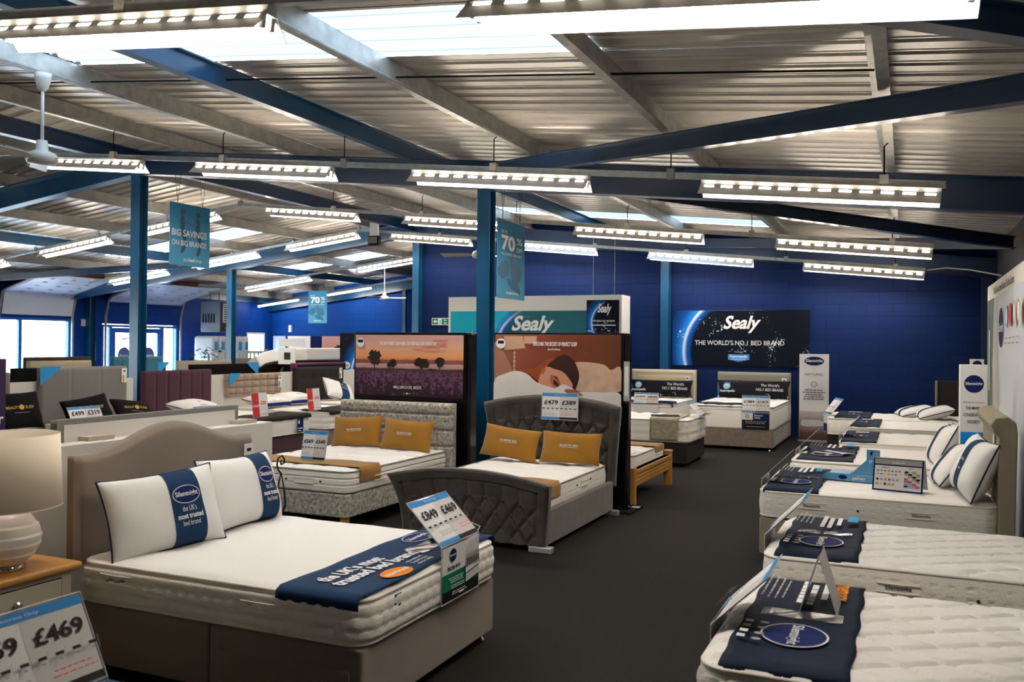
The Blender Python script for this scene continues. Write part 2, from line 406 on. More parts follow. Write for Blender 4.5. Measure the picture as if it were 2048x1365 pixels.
tag(isec((RX, -3.2, 4.415), (RX, 17.1, 4.415), .13, .22, navy, 'ridge_beam'), 'dark blue steel beam under the roof ridge', 'roof beam')
for y, nm in ((1.5, 'overhead in the foreground'), (9.3, 'meeting the two blue columns'), (16.98, 'against the far blue wall')):
    tag(isec((1.4, y, zr(1.4, 4.415)), (RX, y, 4.415), .17, .33, navy, 'roof_rafter'), 'dark blue steel rafter of the right slope, ' + nm, 'roof beam', 'steel rafters')
for y, nm in ((1.5, 'nearest the camera'), (9.3, 'rising to the left blue column'), (16.98, 'crossing behind the hanging savings banner'), (25.3, 'at the far left wall')):
    tag(isec((-21.1, y, zr(-21.1, 4.415)), (RX, y, 4.415), .17, .33, blue, 'roof_rafter'), 'blue steel rafter of the left slope, ' + nm, 'roof beam', 'steel rafters')
for (p, q, nm) in (((-4.5, 9.25), (1.3, 5.35), 'crossing the upper right foreground'), ((-4.5, 1.7), (1.3, 5.2), 'at the top right corner'), ((-4.45, 9.4), (1.3, 13.5), 'behind the nearest full lighting rail'), ((-4.4, 16.9), (1.3, 13.6), 'near the far right corner'),
                   ((-15.5, 9.4), (-20.4, 13.2), 'above the roller door'), ((-15.5, 16.9), (-20.4, 13.5), 'beyond the roller door')):
    tag(isec((p[0], p[1], zr(p[0], 4.38)), (q[0], q[1], zr(q[0], 4.38)), .11, .16, navy if p[0] > -10 else blue, 'wind_brace'), 'slanting blue steel wind brace under the roof, ' + nm, 'roof beam', 'wind braces')
tag(isec((-20.95, -3.2, 3.27), (-20.95, 25.4, 3.27), .12, .2, blue, 'eaves_beam'), 'blue steel beam along the left eaves above the windows', 'roof beam')
for y in (6.08, 16.2): tag(B().tube([(-9, y, zr(-9, 4.5)), (-.2, y, zr(-.2, 4.5))], .008, blackm, 6).build('tie_rod'), 'thin dark tie rod under the %s rooflight' % ('nearer right' if y < 9 else 'farther right'), 'rod')
def column(x, y, label, top, w=.165, m=blue, stripx=False):
    e = thing('steel_column', label, 'column', (x, y, 0)); b = B(); h = w / 2
    b.box(-h, h, -h, -h + .014, 0, top, m); b.box(-h, h, h - .014, h, 0, top, m); b.box(-.006, .006, -h + .014, h - .014, 0, top, m)
    b.build('shaft', e, bevel=.002); B().box(-h - .03, h + .03, -h - .03, h + .03, 0, .02, m).build('base_plate', e); B().box(-h, h, -h, h, top, top + .015, m).build('cap_plate', e)
    return e
column(-4.54, 9.3, 'blue steel column between the two black display stands', 3.49)
column(-10.12, 9.3, 'blue steel column beside the grey panelled headboard', 4.06)
column(-15.35, 17, 'blue steel column near the upright mattresses by the heater', 3.45)
column(-9.98, 16.95, 'blue steel column at the outer corner of the far wall', 4.05)
column(-4.35, 17.015, 'blue steel column on the far wall left of the wide planet poster', 3.46)
column(1.25, 16.95, 'dark column in the far right corner', 2.88, m=navy)
column(-20.98, 17.6, 'blue pier column between roller door and entrance', 2.95, .2)
column(-15.4, 25.35, 'slim blue column on the far left back wall', 3.44, .12)

# ---------------------------------------------------------------- lighting rails and strip lights
tube_m = emis('fluorescent tube', '#fff5e9', LAMP_W)
slot_m = mat('slot glow reflector strip', '#f3f0ea', .35); _n = slot_m.node_tree.nodes; _l = slot_m.node_tree.links
_tco = _n.new('ShaderNodeTexCoord'); _sx = _n.new('ShaderNodeSeparateXYZ'); _pp = _n.new('ShaderNodeMath'); _pp.operation = 'PINGPONG'; _pp.inputs[1].default_value = .0825
_gt = _n.new('ShaderNodeMath'); _gt.operation = 'GREATER_THAN'; _gt.inputs[1].default_value = .033; _ml = _n.new('ShaderNodeMath'); _ml.operation = 'MULTIPLY'; _ml.inputs[1].default_value = SLOT_W
_l.new(_tco.outputs['Object'], _sx.inputs[0]); _l.new(_sx.outputs[0], _pp.inputs[0]); _l.new(_pp.outputs[0], _gt.inputs[0]); _l.new(_gt.outputs[0], _ml.inputs[0])
_bs = _n['Principled BSDF']; _bs.inputs['Emission Color'].default_value = lin('#fff0dc'); _l.new(_ml.outputs[0], _bs.inputs['Emission Strength'])  # striped glow on a solid strip imitates tube light through slots
refl = mat('white reflector', '#f3f0ea', .35)
def rail(y, xa, xb, label, purl):
    e = thing('lighting_rail', label, 'rail', (0, y, 0), group='suspended lighting rails')
    pts = [x for x in (xa, AX, xb) if xa <= x <= xb]; b = B()
    for p, q in zip(pts, pts[1:]):
        vs = []
        for x in (p, q):
            z = zl(x)
            for (u, v) in ((-.021, -.055), (.021, -.055), (.021, 0), (-.021, 0)): vs.append((x, u, z + v))
        b.add(vs, [(0, 1, 2, 3), (7, 6, 5, 4), (0, 4, 5, 1), (1, 5, 6, 2), (2, 6, 7, 3), (3, 7, 4, 0)], galv)
    b.build('channel', e)
    for x in purl:
        if xa < x < xb:
            z = zl(x); d = B(); d.tube([(x, 0, z), (x, 0, zr(x, 4.42) - .03), (x + .03, 0, zr(x, 4.42))], .006, blackm, 6); d.build('dropper', e)
            B().box(x - .035, x + .035, -.03, .03, z - .06, z + .035, galvd).build('bracket', e)
    return e
PR = (-.18, -1.98, -3.78, -5.58, -7.28, -9.05, -11.1, -12.9, -14.7, -16.5, -18.4)
rail(3.35, -11.5, .4, 'galvanised lighting rail running overhead closest to the camera', PR)
rail(7.9, -13.5, .28, 'galvanised lighting rail crossing in front of the two near columns', PR)
rail(12.5, -19.5, .32, 'galvanised lighting rail behind the savings banner and near columns', PR)
rail(16.3, -19.5, .28, 'galvanised lighting rail just in front of the far blue wall', PR)
rail(20.6, -19.5, -10.4, 'lighting rail over the far left bay with two long strip lights', PR)
rail(24.4, -20.6, -10.4, 'farthest lighting rail carrying bare fluorescent battens', PR)
def strip(L, name='strip_light'):
    e = thing(name, '', 'light', group='suspended strip lights')
    h = L / 2
    B().box(-h, h, -.035, .035, -.05, 0, white).build('body', e, bevel=.003)
    r = B()
    for s in (-1, 1):
        r.add([(-h, s * .036, -.045), (h, s * .036, -.045), (h, s * .058, -.075), (-h, s * .058, -.075), (h, s * .12, -.14), (-h, s * .12, -.14)], [(0, 1, 2, 3), (3, 2, 4, 5)], refl)
    r.build('reflector', e, thick=.004)
    sl = B()
    for s in (-1, 1): sl.add([(-h + .04, s * .043, -.05), (h - .04, s * .043, -.05), (h - .04, s * .056, -.068), (-h + .04, s * .056, -.068)], [(0, 1, 2, 3)], slot_m)
    sl.build('slot_glow_strip', e)
    for s in (-1, 1):
        B().tube([(-h + .05, s * .032, -.09), (h - .05, s * .032, -.09)], .013, tube_m, 6).build('tube', e)
        for q in (-1, 1): B().box(q * (h - .03) - .012, q * (h - .03) + .012, s * .032 - .014, s * .032 + .014, -.112, -.045, white).build('lamp_holder', e, bevel=.004)
    return e
def place_strip(proto, first, x0, x1, y, label):
    xc = (x0 + x1) / 2; s = .104 if xc > AX else -.12
    o = proto if first else copy_tree(proto, (0, 0, 0), label)
    o['label'] = label; o.location = (xc, y, zl(xc) - .058); o.rotation_euler = (0, math.atan(s), 0); return o
proto = strip(1.96); first = True
for (y, nm, xs) in ((3.35, 'on the rail closest overhead', ((-1.72, .24), (-4.74, -2.78))),
                    (7.9, 'on the rail before the near columns', ((-1.7, .26), (-4.72, -2.76), (-7.68, -5.72), (-10.5, -8.54))),
                    (12.5, 'on the rail behind the near columns', ((-1.65, .31), (-4.6, -2.64), (-7.6, -5.64), (-10.5, -8.54), (-13.6, -11.64), (-16.38, -14.42), (-19.4, -17.44))),
                    (16.3, 'on the rail before the far wall', ((-1.66, .26), (-4.5, -2.54), (-7.5, -5.54), (-10.25, -8.3), (-13.1, -11.14), (-15.9, -13.94), (-18.75, -16.8)))):
    for j, (a, c) in enumerate(xs):
        place_strip(proto, first, a, c, y, 'reflector strip light %s, %s from right' % (nm, ordn[j])); first = False
proto = strip(2.4)
place_strip(proto, True, -18.1, -15.7, 20.6, 'long reflector strip light in the far left bay, the farther left of two')
place_strip(proto, False, -14.1, -11.7, 20.6, 'long reflector strip light in the far left bay, beside the white ceiling fan')
def batten(L):
    e = thing('batten_light', '', 'light', group='bare battens on the farthest rail'); h = L / 2
    B().box(-h, h, -.03, .03, -.04, 0, white).build('body', e); B().tube([(-h + .03, 0, -.065), (h - .03, 0, -.065)], .022, tube_m, 6).build('tube', e); return e
proto = batten(1.8)
place_strip(proto, True, -21.0 + .3, -19.2, 24.4, 'bare fluorescent batten near the far left corner, left of the hanging percent banner')
place_strip(proto, False, -17.9, -16.1, 24.4, 'bare fluorescent batten near the far wall, right of the hanging percent banner')
e = thing('floodlight', 'small black floodlight on the rail at the ridge', 'light', (-10.6, 16.15, 3.92)); B().box(-.14, .14, -.06, .06, -.1, .1, blackm).build('housing', e, bevel=.02); B().box(-.11, .11, -.066, -.06, -.07, .07, clear('lamp glass', (1, 1, 1, 1), .5)).build('lens', e)
B().box(-.1, .1, -.03, .03, .1, .45, white).build('bracket', e)

# ---------------------------------------------------------------- ceiling fans
def fan(x, y, zt, zb, label, rot, L=.62):
    e = thing('ceiling_fan', label, 'fan', (x, y, zb), rot)
    f = mat('white fan enamel', '#e9e4da', .3)
    B().lathe([(.0, zt - zb), (.075, zt - zb), (.07, zt - zb - .05), (.045, zt - zb - .13), (.02, zt - zb - .16)], f, n=20).build('canopy', e, smooth=True)
    B().tube([(0, 0, .08), (0, 0, zt - zb - .1)], .015, f, 10).build('down_rod', e, smooth=True)
    B().lathe([(.0, .14), (.045, .14), (.055, .05), (.12, .02), (.14, -.03), (.12, -.07), (0, -.08)], f, n=28).build('motor', e, smooth=True)
    for k in range(3):
        a = k * 2 * PI / 3; ca, sa = math.cos(a), math.sin(a)
        b = B(); pts = [(.1, -.03), (.22, -.065), (L, -.075), (L + .01, .075), (.22, .065), (.1, .03)]
        b.prism(pts, lambda u, v, w: (u * ca - v * sa, u * sa + v * ca, -.02 + v * .25 + w), 0, .006, f); b.build('blade', e)
fan(-7.2, 5.5, 4.11, 3.36, 'white ceiling fan hanging at the upper left, nearest the camera', .45)
fan(-13.65, 21.35, 3.98, 3.0, 'white ceiling fan in the far left bay before the blue wall', .3)
fan(-5.95, 12.0, 3.9, 3.07, 'white ceiling fan half hidden behind the middle blue column', 3.3)

# ---------------------------------------------------------------- overhead sectional doors on the left wall
pan = mat('white door panel', '#f6f7fb', .35)
def sect(y0, y1, x1, label, low=True):
    e = thing('sectional_door', label, 'overhead door', (0, 0, 0), group='overhead doors')
    b = B(); path = [(-21.0, 2.34), (-20.88, 2.90), (-20.8, 2.93)] + [(-20.8 + (x1 + 20.8) * k / 5, 2.93 + (3.30 - 2.93) * k / 5) for k in range(1, 6)]
    if not low: path = [(-20.98, 2.80), (-20.9, 2.84)] + path[2:]
    for i in range(len(path) - 1):
        (xa, za), (xb, zb) = path[i], path[i + 1]; d = .006
        b.add([(xa + d, y0, za), (xa + d, y1, za), (xb - d, y1, zb), (xb - d, y0, zb), (xa + d, y0, za + .04), (xa + d, y1, za + .04), (xb - d, y1, zb + .04), (xb - d, y0, zb + .04)],
              [(0, 1, 2, 3), (7, 6, 5, 4), (0, 4, 5, 1), (1, 5, 6, 2), (2, 6, 7, 3), (3, 7, 4, 0)], pan)
    b.build('panels', e)
    for y in (y0 - .05, y1 + .05):
        B().tube([(-21.02, y, 0), (-21.02, y, 2.4)] + [(p[0], y, p[1] + .03) for p in path[1:]], .035, galvd, 6).build('track', e)
    h = B()
    for i in range(2, 7):
        for q in (.2, .5, .8): h.box(path[i][0] - .04, path[i][0] + .04, y0 + (y1 - y0) * q - .05, y0 + (y1 - y0) * q + .05, path[i][1] - .008, path[i][1], galvd)
    h.build('hinges', e)
    B().tube([(x1 + .25, y0, 3.36), (x1 + .25, y1, 3.36)], .05, galvd, 10).build('torsion_shaft', e)
    B().tube([(x1 + .25, y0 + .5, 3.36), (x1 + .25, y0 + 1.5, 3.36)], .07, mat('rust red spring', '#5a2a22', .6), 12).build('spring', e)
sect(14.95, 17.0, -19.4, 'white overhead sectional door run back above the left window')
sect(18.2, 20.95, -19.35, 'white overhead sectional door run back above the entrance', False)

# ================================================================ BEDS AND BEDDING
def rr(x, y, L, Wd, r):                        # square-grid point pulled onto a rounded rectangle
    hx, hy = L / 2, Wd / 2; ax, ay = abs(x), abs(y)
    if ax > hx - r and ay > hy - r:
        a, b_ = (ax - hx + r) / r, (ay - hy + r) / r
        a2, b2 = a * math.sqrt(1 - b_ * b_ / 2), b_ * math.sqrt(1 - a * a / 2)
        ax, ay = hx - r + a2 * r, hy - r + b2 * r
    return (math.copysign(ax, x), math.copysign(ay, y))
def axis(L, r, n):                              # samples denser at the ends
    e = [-L / 2 + r * k / 5 for k in range(5)]; mid = [-L / 2 + r + (L - 2 * r) * k / n for k in range(n + 1)]
    return e + mid + [-q for q in e[::-1]]
def mattress(label, org, rz, L, Wd, H, quilt='plain', side='plain', q=.27, group=None, top=tick, border=tickb, pipe=pipem, r=.1, pillowtop=False, extra=None, n=None, fine=False):
    """origin: centre of the underside"""
    e = thing('mattress', label, 'mattress', org, rz, group)
    nx = n or int(L / (.018 if fine else .035)); ny = int((n * Wd / L) if n else Wd / (.018 if fine else .035))
    xs, ys = axis(L, r, nx), axis(Wd, r, ny)
    rd = random.Random(hash(label) % 1000 if False else len(label))
    def hz(x, y):
        d = min(L / 2 - abs(x), Wd / 2 - abs(y)); z = -.022 * max(0, 1 - d / .07) ** 2
        if quilt == 'diamond':
            a = (x / q + y / (q * .62)); c = (x / q - y / (q * .62))
            g = min(abs(a - round(a)), abs(c - round(c))); z -= .028 * math.exp(-(g / .06) ** 2) - .008
        elif quilt == 'tuft':
            a, c = x / q, y / q; dx, dy = (a - round(a)) * q, (c - round(c)) * q
            z -= .026 * math.exp(-(dx * dx + dy * dy) / .0028) + .008 * (math.exp(-(dx / .035) ** 2) + math.exp(-(dy / .035) ** 2))
        elif quilt == 'wave':
            z += .006 * math.sin(x * 11 + 2.2 * math.sin(y * 7)) * math.sin(y * 9 + x * 2)
        elif quilt == 'channel':
            a = x / q; z -= .01 * math.exp(-((a - round(a)) / .08) ** 2)
        return z
    b = B(); X, Y = len(xs), len(ys)
    vs = [(*rr(x, y, L, Wd, r), H + hz(x, y)) for y in ys for x in xs]
    b.add(vs, [(j * X + i, j * X + i + 1, (j + 1) * X + i + 1, (j + 1) * X + i) for j in range(Y - 1) for i in range(X - 1)], top)
    b.build('quilted_top', e, smooth=True)
    # border: outline walked once, several rings
    per = [(x, -Wd / 2) for x in xs[:-1]] + [(L / 2, y) for y in ys[:-1]] + [(x, Wd / 2) for x in xs[::-1][:-1]] + [(-L / 2, y) for y in ys[::-1][:-1]]
    out = [rr(x, y, L, Wd, r) for x, y in per]; n_ = len(out); b = B(); vs = []; K = 25 if fine else 13
    arc = [0]
    for i in range(1, n_): arc.append(arc[-1] + math.dist(out[i], out[i - 1]))
    for k in range(K):
        v = k / (K - 1); z = .012 + v * (H - .034)
        for i, (x, y) in enumerate(out):
            bul = .010 * math.sin(PI * v); a = arc[i]
            if side == 'tufts': bul += -.012 * (abs(math.sin(a * PI / .085)) < .35) * (k in ((6, 12, 18) if fine else (3, 6, 9))) + .002
            elif side == 'hex': qq = v * (H - .034) / .062; rw = math.floor(qq); fa = a / .075 + (.5 if rw % 2 else 0); da, dv = (fa - math.floor(fa) - .5), (qq - rw - .5); bul += (.014 * (max(0, 1 - (abs(da) * 1.5) ** 2 - (abs(dv) * 1.6) ** 2)) ** .5 if .1 < v < .9 else 0)
            elif side == 'rows': bul += -.013 * (k in ((8, 16) if fine else (4, 8)))
            elif side == 'lines': bul += -.005 * (k % 2)
            d = math.hypot(x, y); cx, cy = (abs(x) > L / 2 - r), (abs(y) > Wd / 2 - r)
            nx_, ny_ = (math.copysign(1, x) if abs(abs(x) - L / 2) < 1e-4 else 0, math.copysign(1, y) if abs(abs(y) - Wd / 2) < 1e-4 else 0)
            if cx and cy: nx_, ny_ = (x - math.copysign(L / 2 - r, x)) / r, (y - math.copysign(Wd / 2 - r, y)) / r
            vs.append((x + nx_ * bul, y + ny_ * bul, z))
    fs = [(k * n_ + i, k * n_ + (i + 1) % n_, (k + 1) * n_ + (i + 1) % n_, (k + 1) * n_ + i) for k in range(K - 1) for i in range(n_)]
    b.add(vs, fs + [tuple(range(n_))[::-1]], border); b.build('border', e, smooth=True)
    for z in (.014, H - .022): B().tube([(x, y, z) for x, y in out], .0085, pipe, 6, closed=True).build('piping', e, smooth=True)
    if pillowtop:
        B().tube([(x, y, H - .075) for x, y in out], .006, pipe, 6, closed=True).build('piping', e, smooth=True)
    for it in (extra or []):
        kind, face, pos, z = it[:4]; ex = it[4] if len(it) > 4 else None
        o = B(); s = -1 if face in ('y-', 'x-') else 1; ax = face[0]
        fn = (lambda u, v, w: (pos + u, s * (Wd / 2 + .010 + w), z + v)) if ax == 'y' else (lambda u, v, w: (s * (L / 2 + .010 + w), pos + u, z + v))
        ft = (lambda u, v, w: fn(u * (-s if ax == 'y' else s), v, w))
        if kind == 'handle':
            printed(o, [('r', -.11, .11, -.028, .028, pipem), ('r', -.105, .105, -.023, .023, tick)], fn, off=.004)
            for q_ in (-1, 1): o.tube([fn(-.1 * 1, q_ * .022, .008), fn(0, q_ * .022, .014), fn(.1, q_ * .022, .008)], .004, pipem, 6)
            if ex: printed(o, [('t', ex, 0, -.01, .03, P['k'], dict(b=1))], ft, off=.0075)
            o.build('side_handle', e)
        elif kind == 'vent':
            o.tube([fn(0, 0, -.004), fn(0, 0, .006)], .009, P['k'], 10); o.build('air_vent', e)
        elif kind == 'label':
            printed(o, [('r', -.03, .03, -.045, .045, P['n']), ('e', 0, .012, .018, .012, P['w']), ('r', -.02, .02, -.03, -.024, P['w'])], fn, off=.006); o.build('brand_tag', e)
    return e
def divan(name, label, org, rz, L, Wd, zb, zt, m, hb=None, drawers=True, feet='castor', split=True):
    """origin: floor under the middle of the head end, +x towards the foot"""
    e = thing(name, label, 'bed base', org, rz)
    hw = Wd / 2
    for (a, c) in (((.0, L / 2 - .002), (L / 2 + .002, L)) if split else ((0, L),)):
        B().box(a, c, -hw, hw, zb, zt, m).build('base_box', e, bevel=.014, seg=3)
    if drawers:
        for s in (-1, 1):
            d = B().box(L / 2 + .06, L - .06, s * hw - .004, s * hw + .008, zb + .03, zt - .1, m) if s > 0 else B().box(L / 2 + .06, L - .06, s * hw - .008, s * hw + .004, zb + .03, zt - .1, m)
            d.build('drawer_front', e, bevel=.006)
    for x in (.08, L - .06):
        for s in (-1, 1):
            f = B()
            if feet == 'castor':
                f.tube([(x, s * (hw - .06), zb), (x, s * (hw - .06), .03)], .007, chrome, 8); f.lathe([(0, 0), (.026, .0), (.03, .008), (.018, .028), (.008, .034)], chrome, (x, s * (hw - .06), 0), 16); nm = 'castor'
            else:
                f.box(x - .03, x + .03, s * (hw - .06) - .03, s * (hw - .06) + .03, 0, zb, feet); nm = 'foot'
            f.build(nm, e, smooth=False)
    return e
def hb_panel(e, Wd, z0, z1, th, m, style='plain', x=-.0, tagc=None, backm=None):
    """upholstered headboard standing behind the head end (x from -th to 0)"""
    hw = Wd / 2; nu, nv = 72, 30
    def prof(u, v):
        y = (u - .5) * Wd; zt = z1
        if style == 'camel': zt = z1 - .13 + .13 * (.5 + .5 * math.cos(min(1, abs(y) / (hw * .86)) * PI))
        z = z0 + (zt - z0) * v; d = min(hw - abs(y), zt - z, z - z0 + .03); w = x - .03 * max(0, 1 - d / .035) ** 2
        if style == 'channels':
            k = Wd / 6; a = (y + hw) / k; w -= .018 * math.exp(-((a - round(a)) / .05) ** 2)
        elif style == 'three':
            k = Wd / 3; a = (y + hw) / k; w -= .012 * math.exp(-((a - round(a)) / .025) ** 2)
        elif style == 'cube':
            a = (y + hw) / (Wd / 7); c = (z1 - z) / ((z1 - z0) / 3.2); f = abs(math.sin(PI * a)) ** .35 * abs(math.sin(PI * c)) ** .35; w -= .05 * (1 - f)
        elif style == 'bars':
            for zz in (.12, .29, .46): w -= .03 * math.exp(-((z1 - z - zz) / .010) ** 2)
        elif style == 'pipe':
            q = abs(min(hw - abs(y), z1 - z) - .09); w -= .014 * math.exp(-(q / .008) ** 2)
        elif style == 'row':
            w -= .014 * math.exp(-((z1 - z - .2) / .012) ** 2) * (abs(y) < hw - .15); w -= .01 * math.exp(-((z1 - z - .2) ** 2 + ((y / .28 - round(y / .28)) * .28) ** 2) / .002)
        elif style == 'band':
            w -= .016 * math.exp(-((z1 - z - .2) / .008) ** 2)
        return (w, y, z)
    if style in ('cube', 'bars'): nv = 80; nu = 140
    if style == 'camel': nu = 60
    b = B(); b.grid(prof, nu, nv, m); fr = list(b.v)
    N = nu + 1
    ring = [i for i in range(N)] + [j * N + nu for j in range(1, nv + 1)] + [nv * N + i for i in range(nu - 1, -1, -1)] + [j * N for j in range(nv - 1, 0, -1)]
    pf = [fr[i] for i in ring]; bk = [(x - th, p[1], p[2]) for p in pf]; n = len(ring)
    b.add(pf + bk, [(i, (i + 1) % n, n + (i + 1) % n, n + i)[::-1] for i in range(n)], m)
    b.add(bk, [tuple(range(n))[::-1]], backm or m)
    o = b.build('headboard', e, smooth=True)
    if tagc:
        t = B(); y, z, col = tagc; printed(t, [('r', -.045, .045, -.1, .1, P['w']), ('r', -.032, .0, -.09, .0, P[col]), ('r', -.02, .02, .05, .07, P['k'])], lambda u, v, w: (x + .012 + w, y + u, z + v))
        t.build('swing_tag', o)
    return o
# a pillow: local x = width, y = height, z = thickness
def pillow(label, org, right, upv, w, h, t, m, cat='pillow', group=None, band=None, pipe=None, prints=None, pinch=.06, squash=1, parent=None, crease=0):
    e = thing('pillow' if cat == 'pillow' else 'cushion', label, cat, group=group)
    frame(e, org, right, upv)
    def surf(x, y):                            # thickness over the outline
        a, c = min(1, abs(2 * x / w)), min(1, abs(2 * y / h)); f = max(0, (1 - a ** 3.2)) ** .5 * max(0, (1 - c ** 3.2)) ** .5
        return t / 2 * f * (1.05 + .05 * math.sin(x * 17 + 1) * math.sin(y * 13)) + f ** .5 * .0035 * math.sin(34 * y + 9 * x + 3 * math.sin(8 * x)) * abs(2 * x / w) + crease * f * math.sin(x * 9 + y * 22)
    def outl(x, y):
        a, c = 2 * x / w, 2 * y / h
        return (x * (1 - pinch * (1 - c * c) * 0 - pinch * (1 - abs(c) ** 3) * abs(a) ** 3 * -.0) - math.copysign(pinch * w * .5 * (1 - c * c) * abs(a) ** 4, x),
                y - math.copysign(pinch * h * .7 * (1 - a * a) * abs(c) ** 4, y))
    nx, ny = 30, 22; b = B()
    g = lambda k, n: math.sin((k / n - .5) * PI) if True else 0
    for s in (1, -1):
        vs = []
        for j in range(ny + 1):
            for i in range(nx + 1):
                x, y = w / 2 * g(i, nx), h / 2 * g(j, ny); X, Y = outl(x, y); vs.append((X, Y, s * surf(x, y)))
        fs = [(j * (nx + 1) + i, j * (nx + 1) + i + 1, (j + 1) * (nx + 1) + i + 1, (j + 1) * (nx + 1) + i) for j in range(ny) for i in range(nx)]
        b.add(vs, fs if s > 0 else [f[::-1] for f in fs], m)
    b.build('cover', e, smooth=True, weld=True)
    if pipe:
        pts = []
        for k in range(nx): pts.append(outl(w / 2 * g(k, nx), -h / 2))
        for k in range(ny): pts.append(outl(w / 2, h / 2 * g(k, ny)))
        for k in range(nx, 0, -1): pts.append(outl(w / 2 * g(k, nx), h / 2))
        for k in range(ny, 0, -1): pts.append(outl(-w / 2, h / 2 * g(k, ny)))
        B().tube([(x, y, 0) for x, y in pts], .006, pipe, 6, closed=True).build('piping', e, smooth=True)
    fn = lambda x, y, wv: (*outl(x, y), surf(x, y) + wv)
    def fnn(x, y, wv): return fn(x, y, wv)
    if band:
        x0, x1, bm = band[:3]; b = B()
        for s in (1, -1):
            b.grid(lambda u, v: (lambda X, Y: (*outl(X, Y * 1.0), s * (surf(X, Y) + .004)))(x0 + (x1 - x0) * u, h / 2 * math.sin((v - .5) * PI)), 8, 24, bm)
        o = b.build('printed_band', e, smooth=True)
        if prints: q = B(); printed(q, prints, fnn, off=.0055); q.build('band_lettering', o)
    elif prints:
        q = B(); printed(q, prints, fnn, off=.003); q.build('lettering', e)
    return e
def brandband(cx):
    return oval(cx, .06, .085, .05) + [('t', "the UK's", cx, -.03, .042, P['w'], dict(w=.085)), ('t', 'most trusted', cx, -.068, .038, P['w'], dict(b=2, w=.15)), ('t', 'bed brand', cx, -.106, .04, P['w'], dict(w=.1))]
def runner(label, name, ztop, x0, x1, y0, y1, hang0, hang1, m, prints=None, printmap=None, group=None, cat='bed runner', hangx=0, wav=.004, xfoot=None):
    """cloth across a mattress in world coordinates; hangs over y0/y1 sides by hang0/hang1"""
    e = thing(name, label, cat, (0, 0, 0), group=group); R = .03
    def path(s):                               # s runs along y including the hangs
        Lt = y1 - y0
        if s < 0: return (y0 - .012, -min(-s, hang0) - .012) if -s > .01 else (y0 - .006, -.006)
        if s > Lt: return (y1 + .012, -min(s - Lt, hang1) - .012) if s - Lt > .01 else (y1 + .006, -.006)
        return (y0 + s, 0)
    def fn(x, s, w):
        y, dz = path(s); o = wav * math.sin(s * 14 + x * 6) * (1 if dz == 0 else 0)
        dx = 0
        if xfoot is not None and (x - xfoot[0]) * xfoot[1] > 0: d = abs(x - xfoot[0]); return (xfoot[0] + xfoot[1] * (.016 + w), y, ztop - d - .01)
        n = w
        return (x + dx, y + (-(n) if s < -.01 else (n if s > y1 - y0 + .01 else 0)), ztop + .006 + dz + abs(o) + (n if dz == 0 else 0) - (.003 if s < .06 or s > y1 - y0 - .06 else 0))
    b = B(); b.grid(lambda u, v: fn(x0 + (x1 - x0) * u + .006 * math.sin(v * 19), -hang0 + (y1 - y0 + hang0 + hang1) * v, 0), 24, 60, m)
    b.build('cloth', e, smooth=True, thick=.003)
    if prints:
        q = B(); printed(q, prints, (lambda: (lambda u, v, w: None))() if False else _pm(fn, printmap), off=.004, step=.0008); q.build('lettering', e)
    return e
def _pm(fn, pm):
    def g(u, v, w): x, s = pm(u, v); return fn(x, s, w + .004)
    return g
def pricecard(w, h, p1, p2, big=.30, red=False):
    it = [('r', -w / 2 + .006, w / 2 - .006, .006, h - .006, P['w'])]
    if red: return it + [('r', -w / 2 + .006, -.02, .006, h - .006, P['r']), ('t', 'CLEARANCE', -w / 4, h * .42, h * .13, P['w'], dict(b=1, w=w * .4)), ('t', p2, w / 4 - .01, h * .5, h * .2, P['r'], dict(b=1, w=w * .34)), ('r', 0, w / 2 - .006, h * .1, h * .12, P['m'])]
    it += [('r', 0, w / 2 - .006, .006, h * .86, P['g']), ('r', -w / 2 + .006, w / 2 - .006, h * .87, h - .006, P['b']), ('r', -w / 2 + .006, 0, .006, h * .1, P['b']), ('r', 0, w / 2 - .006, .006, h * .1, P['k']),
           ('t', 'Mattress Only', .0, h * .905, h * .05, P['w'], dict(w=w * .3)), ('t', p1, -w * .24, h * .57, h * big, P['k'], dict(b=1.3, w=w * .38)), ('t', p2, w * .25, h * .57, h * big, P['k'], dict(b=1.3, w=w * .38))]
    for i in range(8):
        x = -w * .44 + i * w * .125
        it += [('r', x - .001 + w * .05, x + w * .051, h * .34, h * .48, P['m']), ('r', x - w * .03, x + w * .035, h * .40, h * .435, P['k']), ('r', x - w * .012, x + w * .014, h * .35, h * .37, P['m'])]
    it += textlines(-w * .45, -w * .02, [h * .24, h * .20, h * .16], h * .012, P['m'], seed=3) + textlines(w * .05, w * .4, [h * .24, h * .18], h * .012, P['r'], seed=4)
    return it
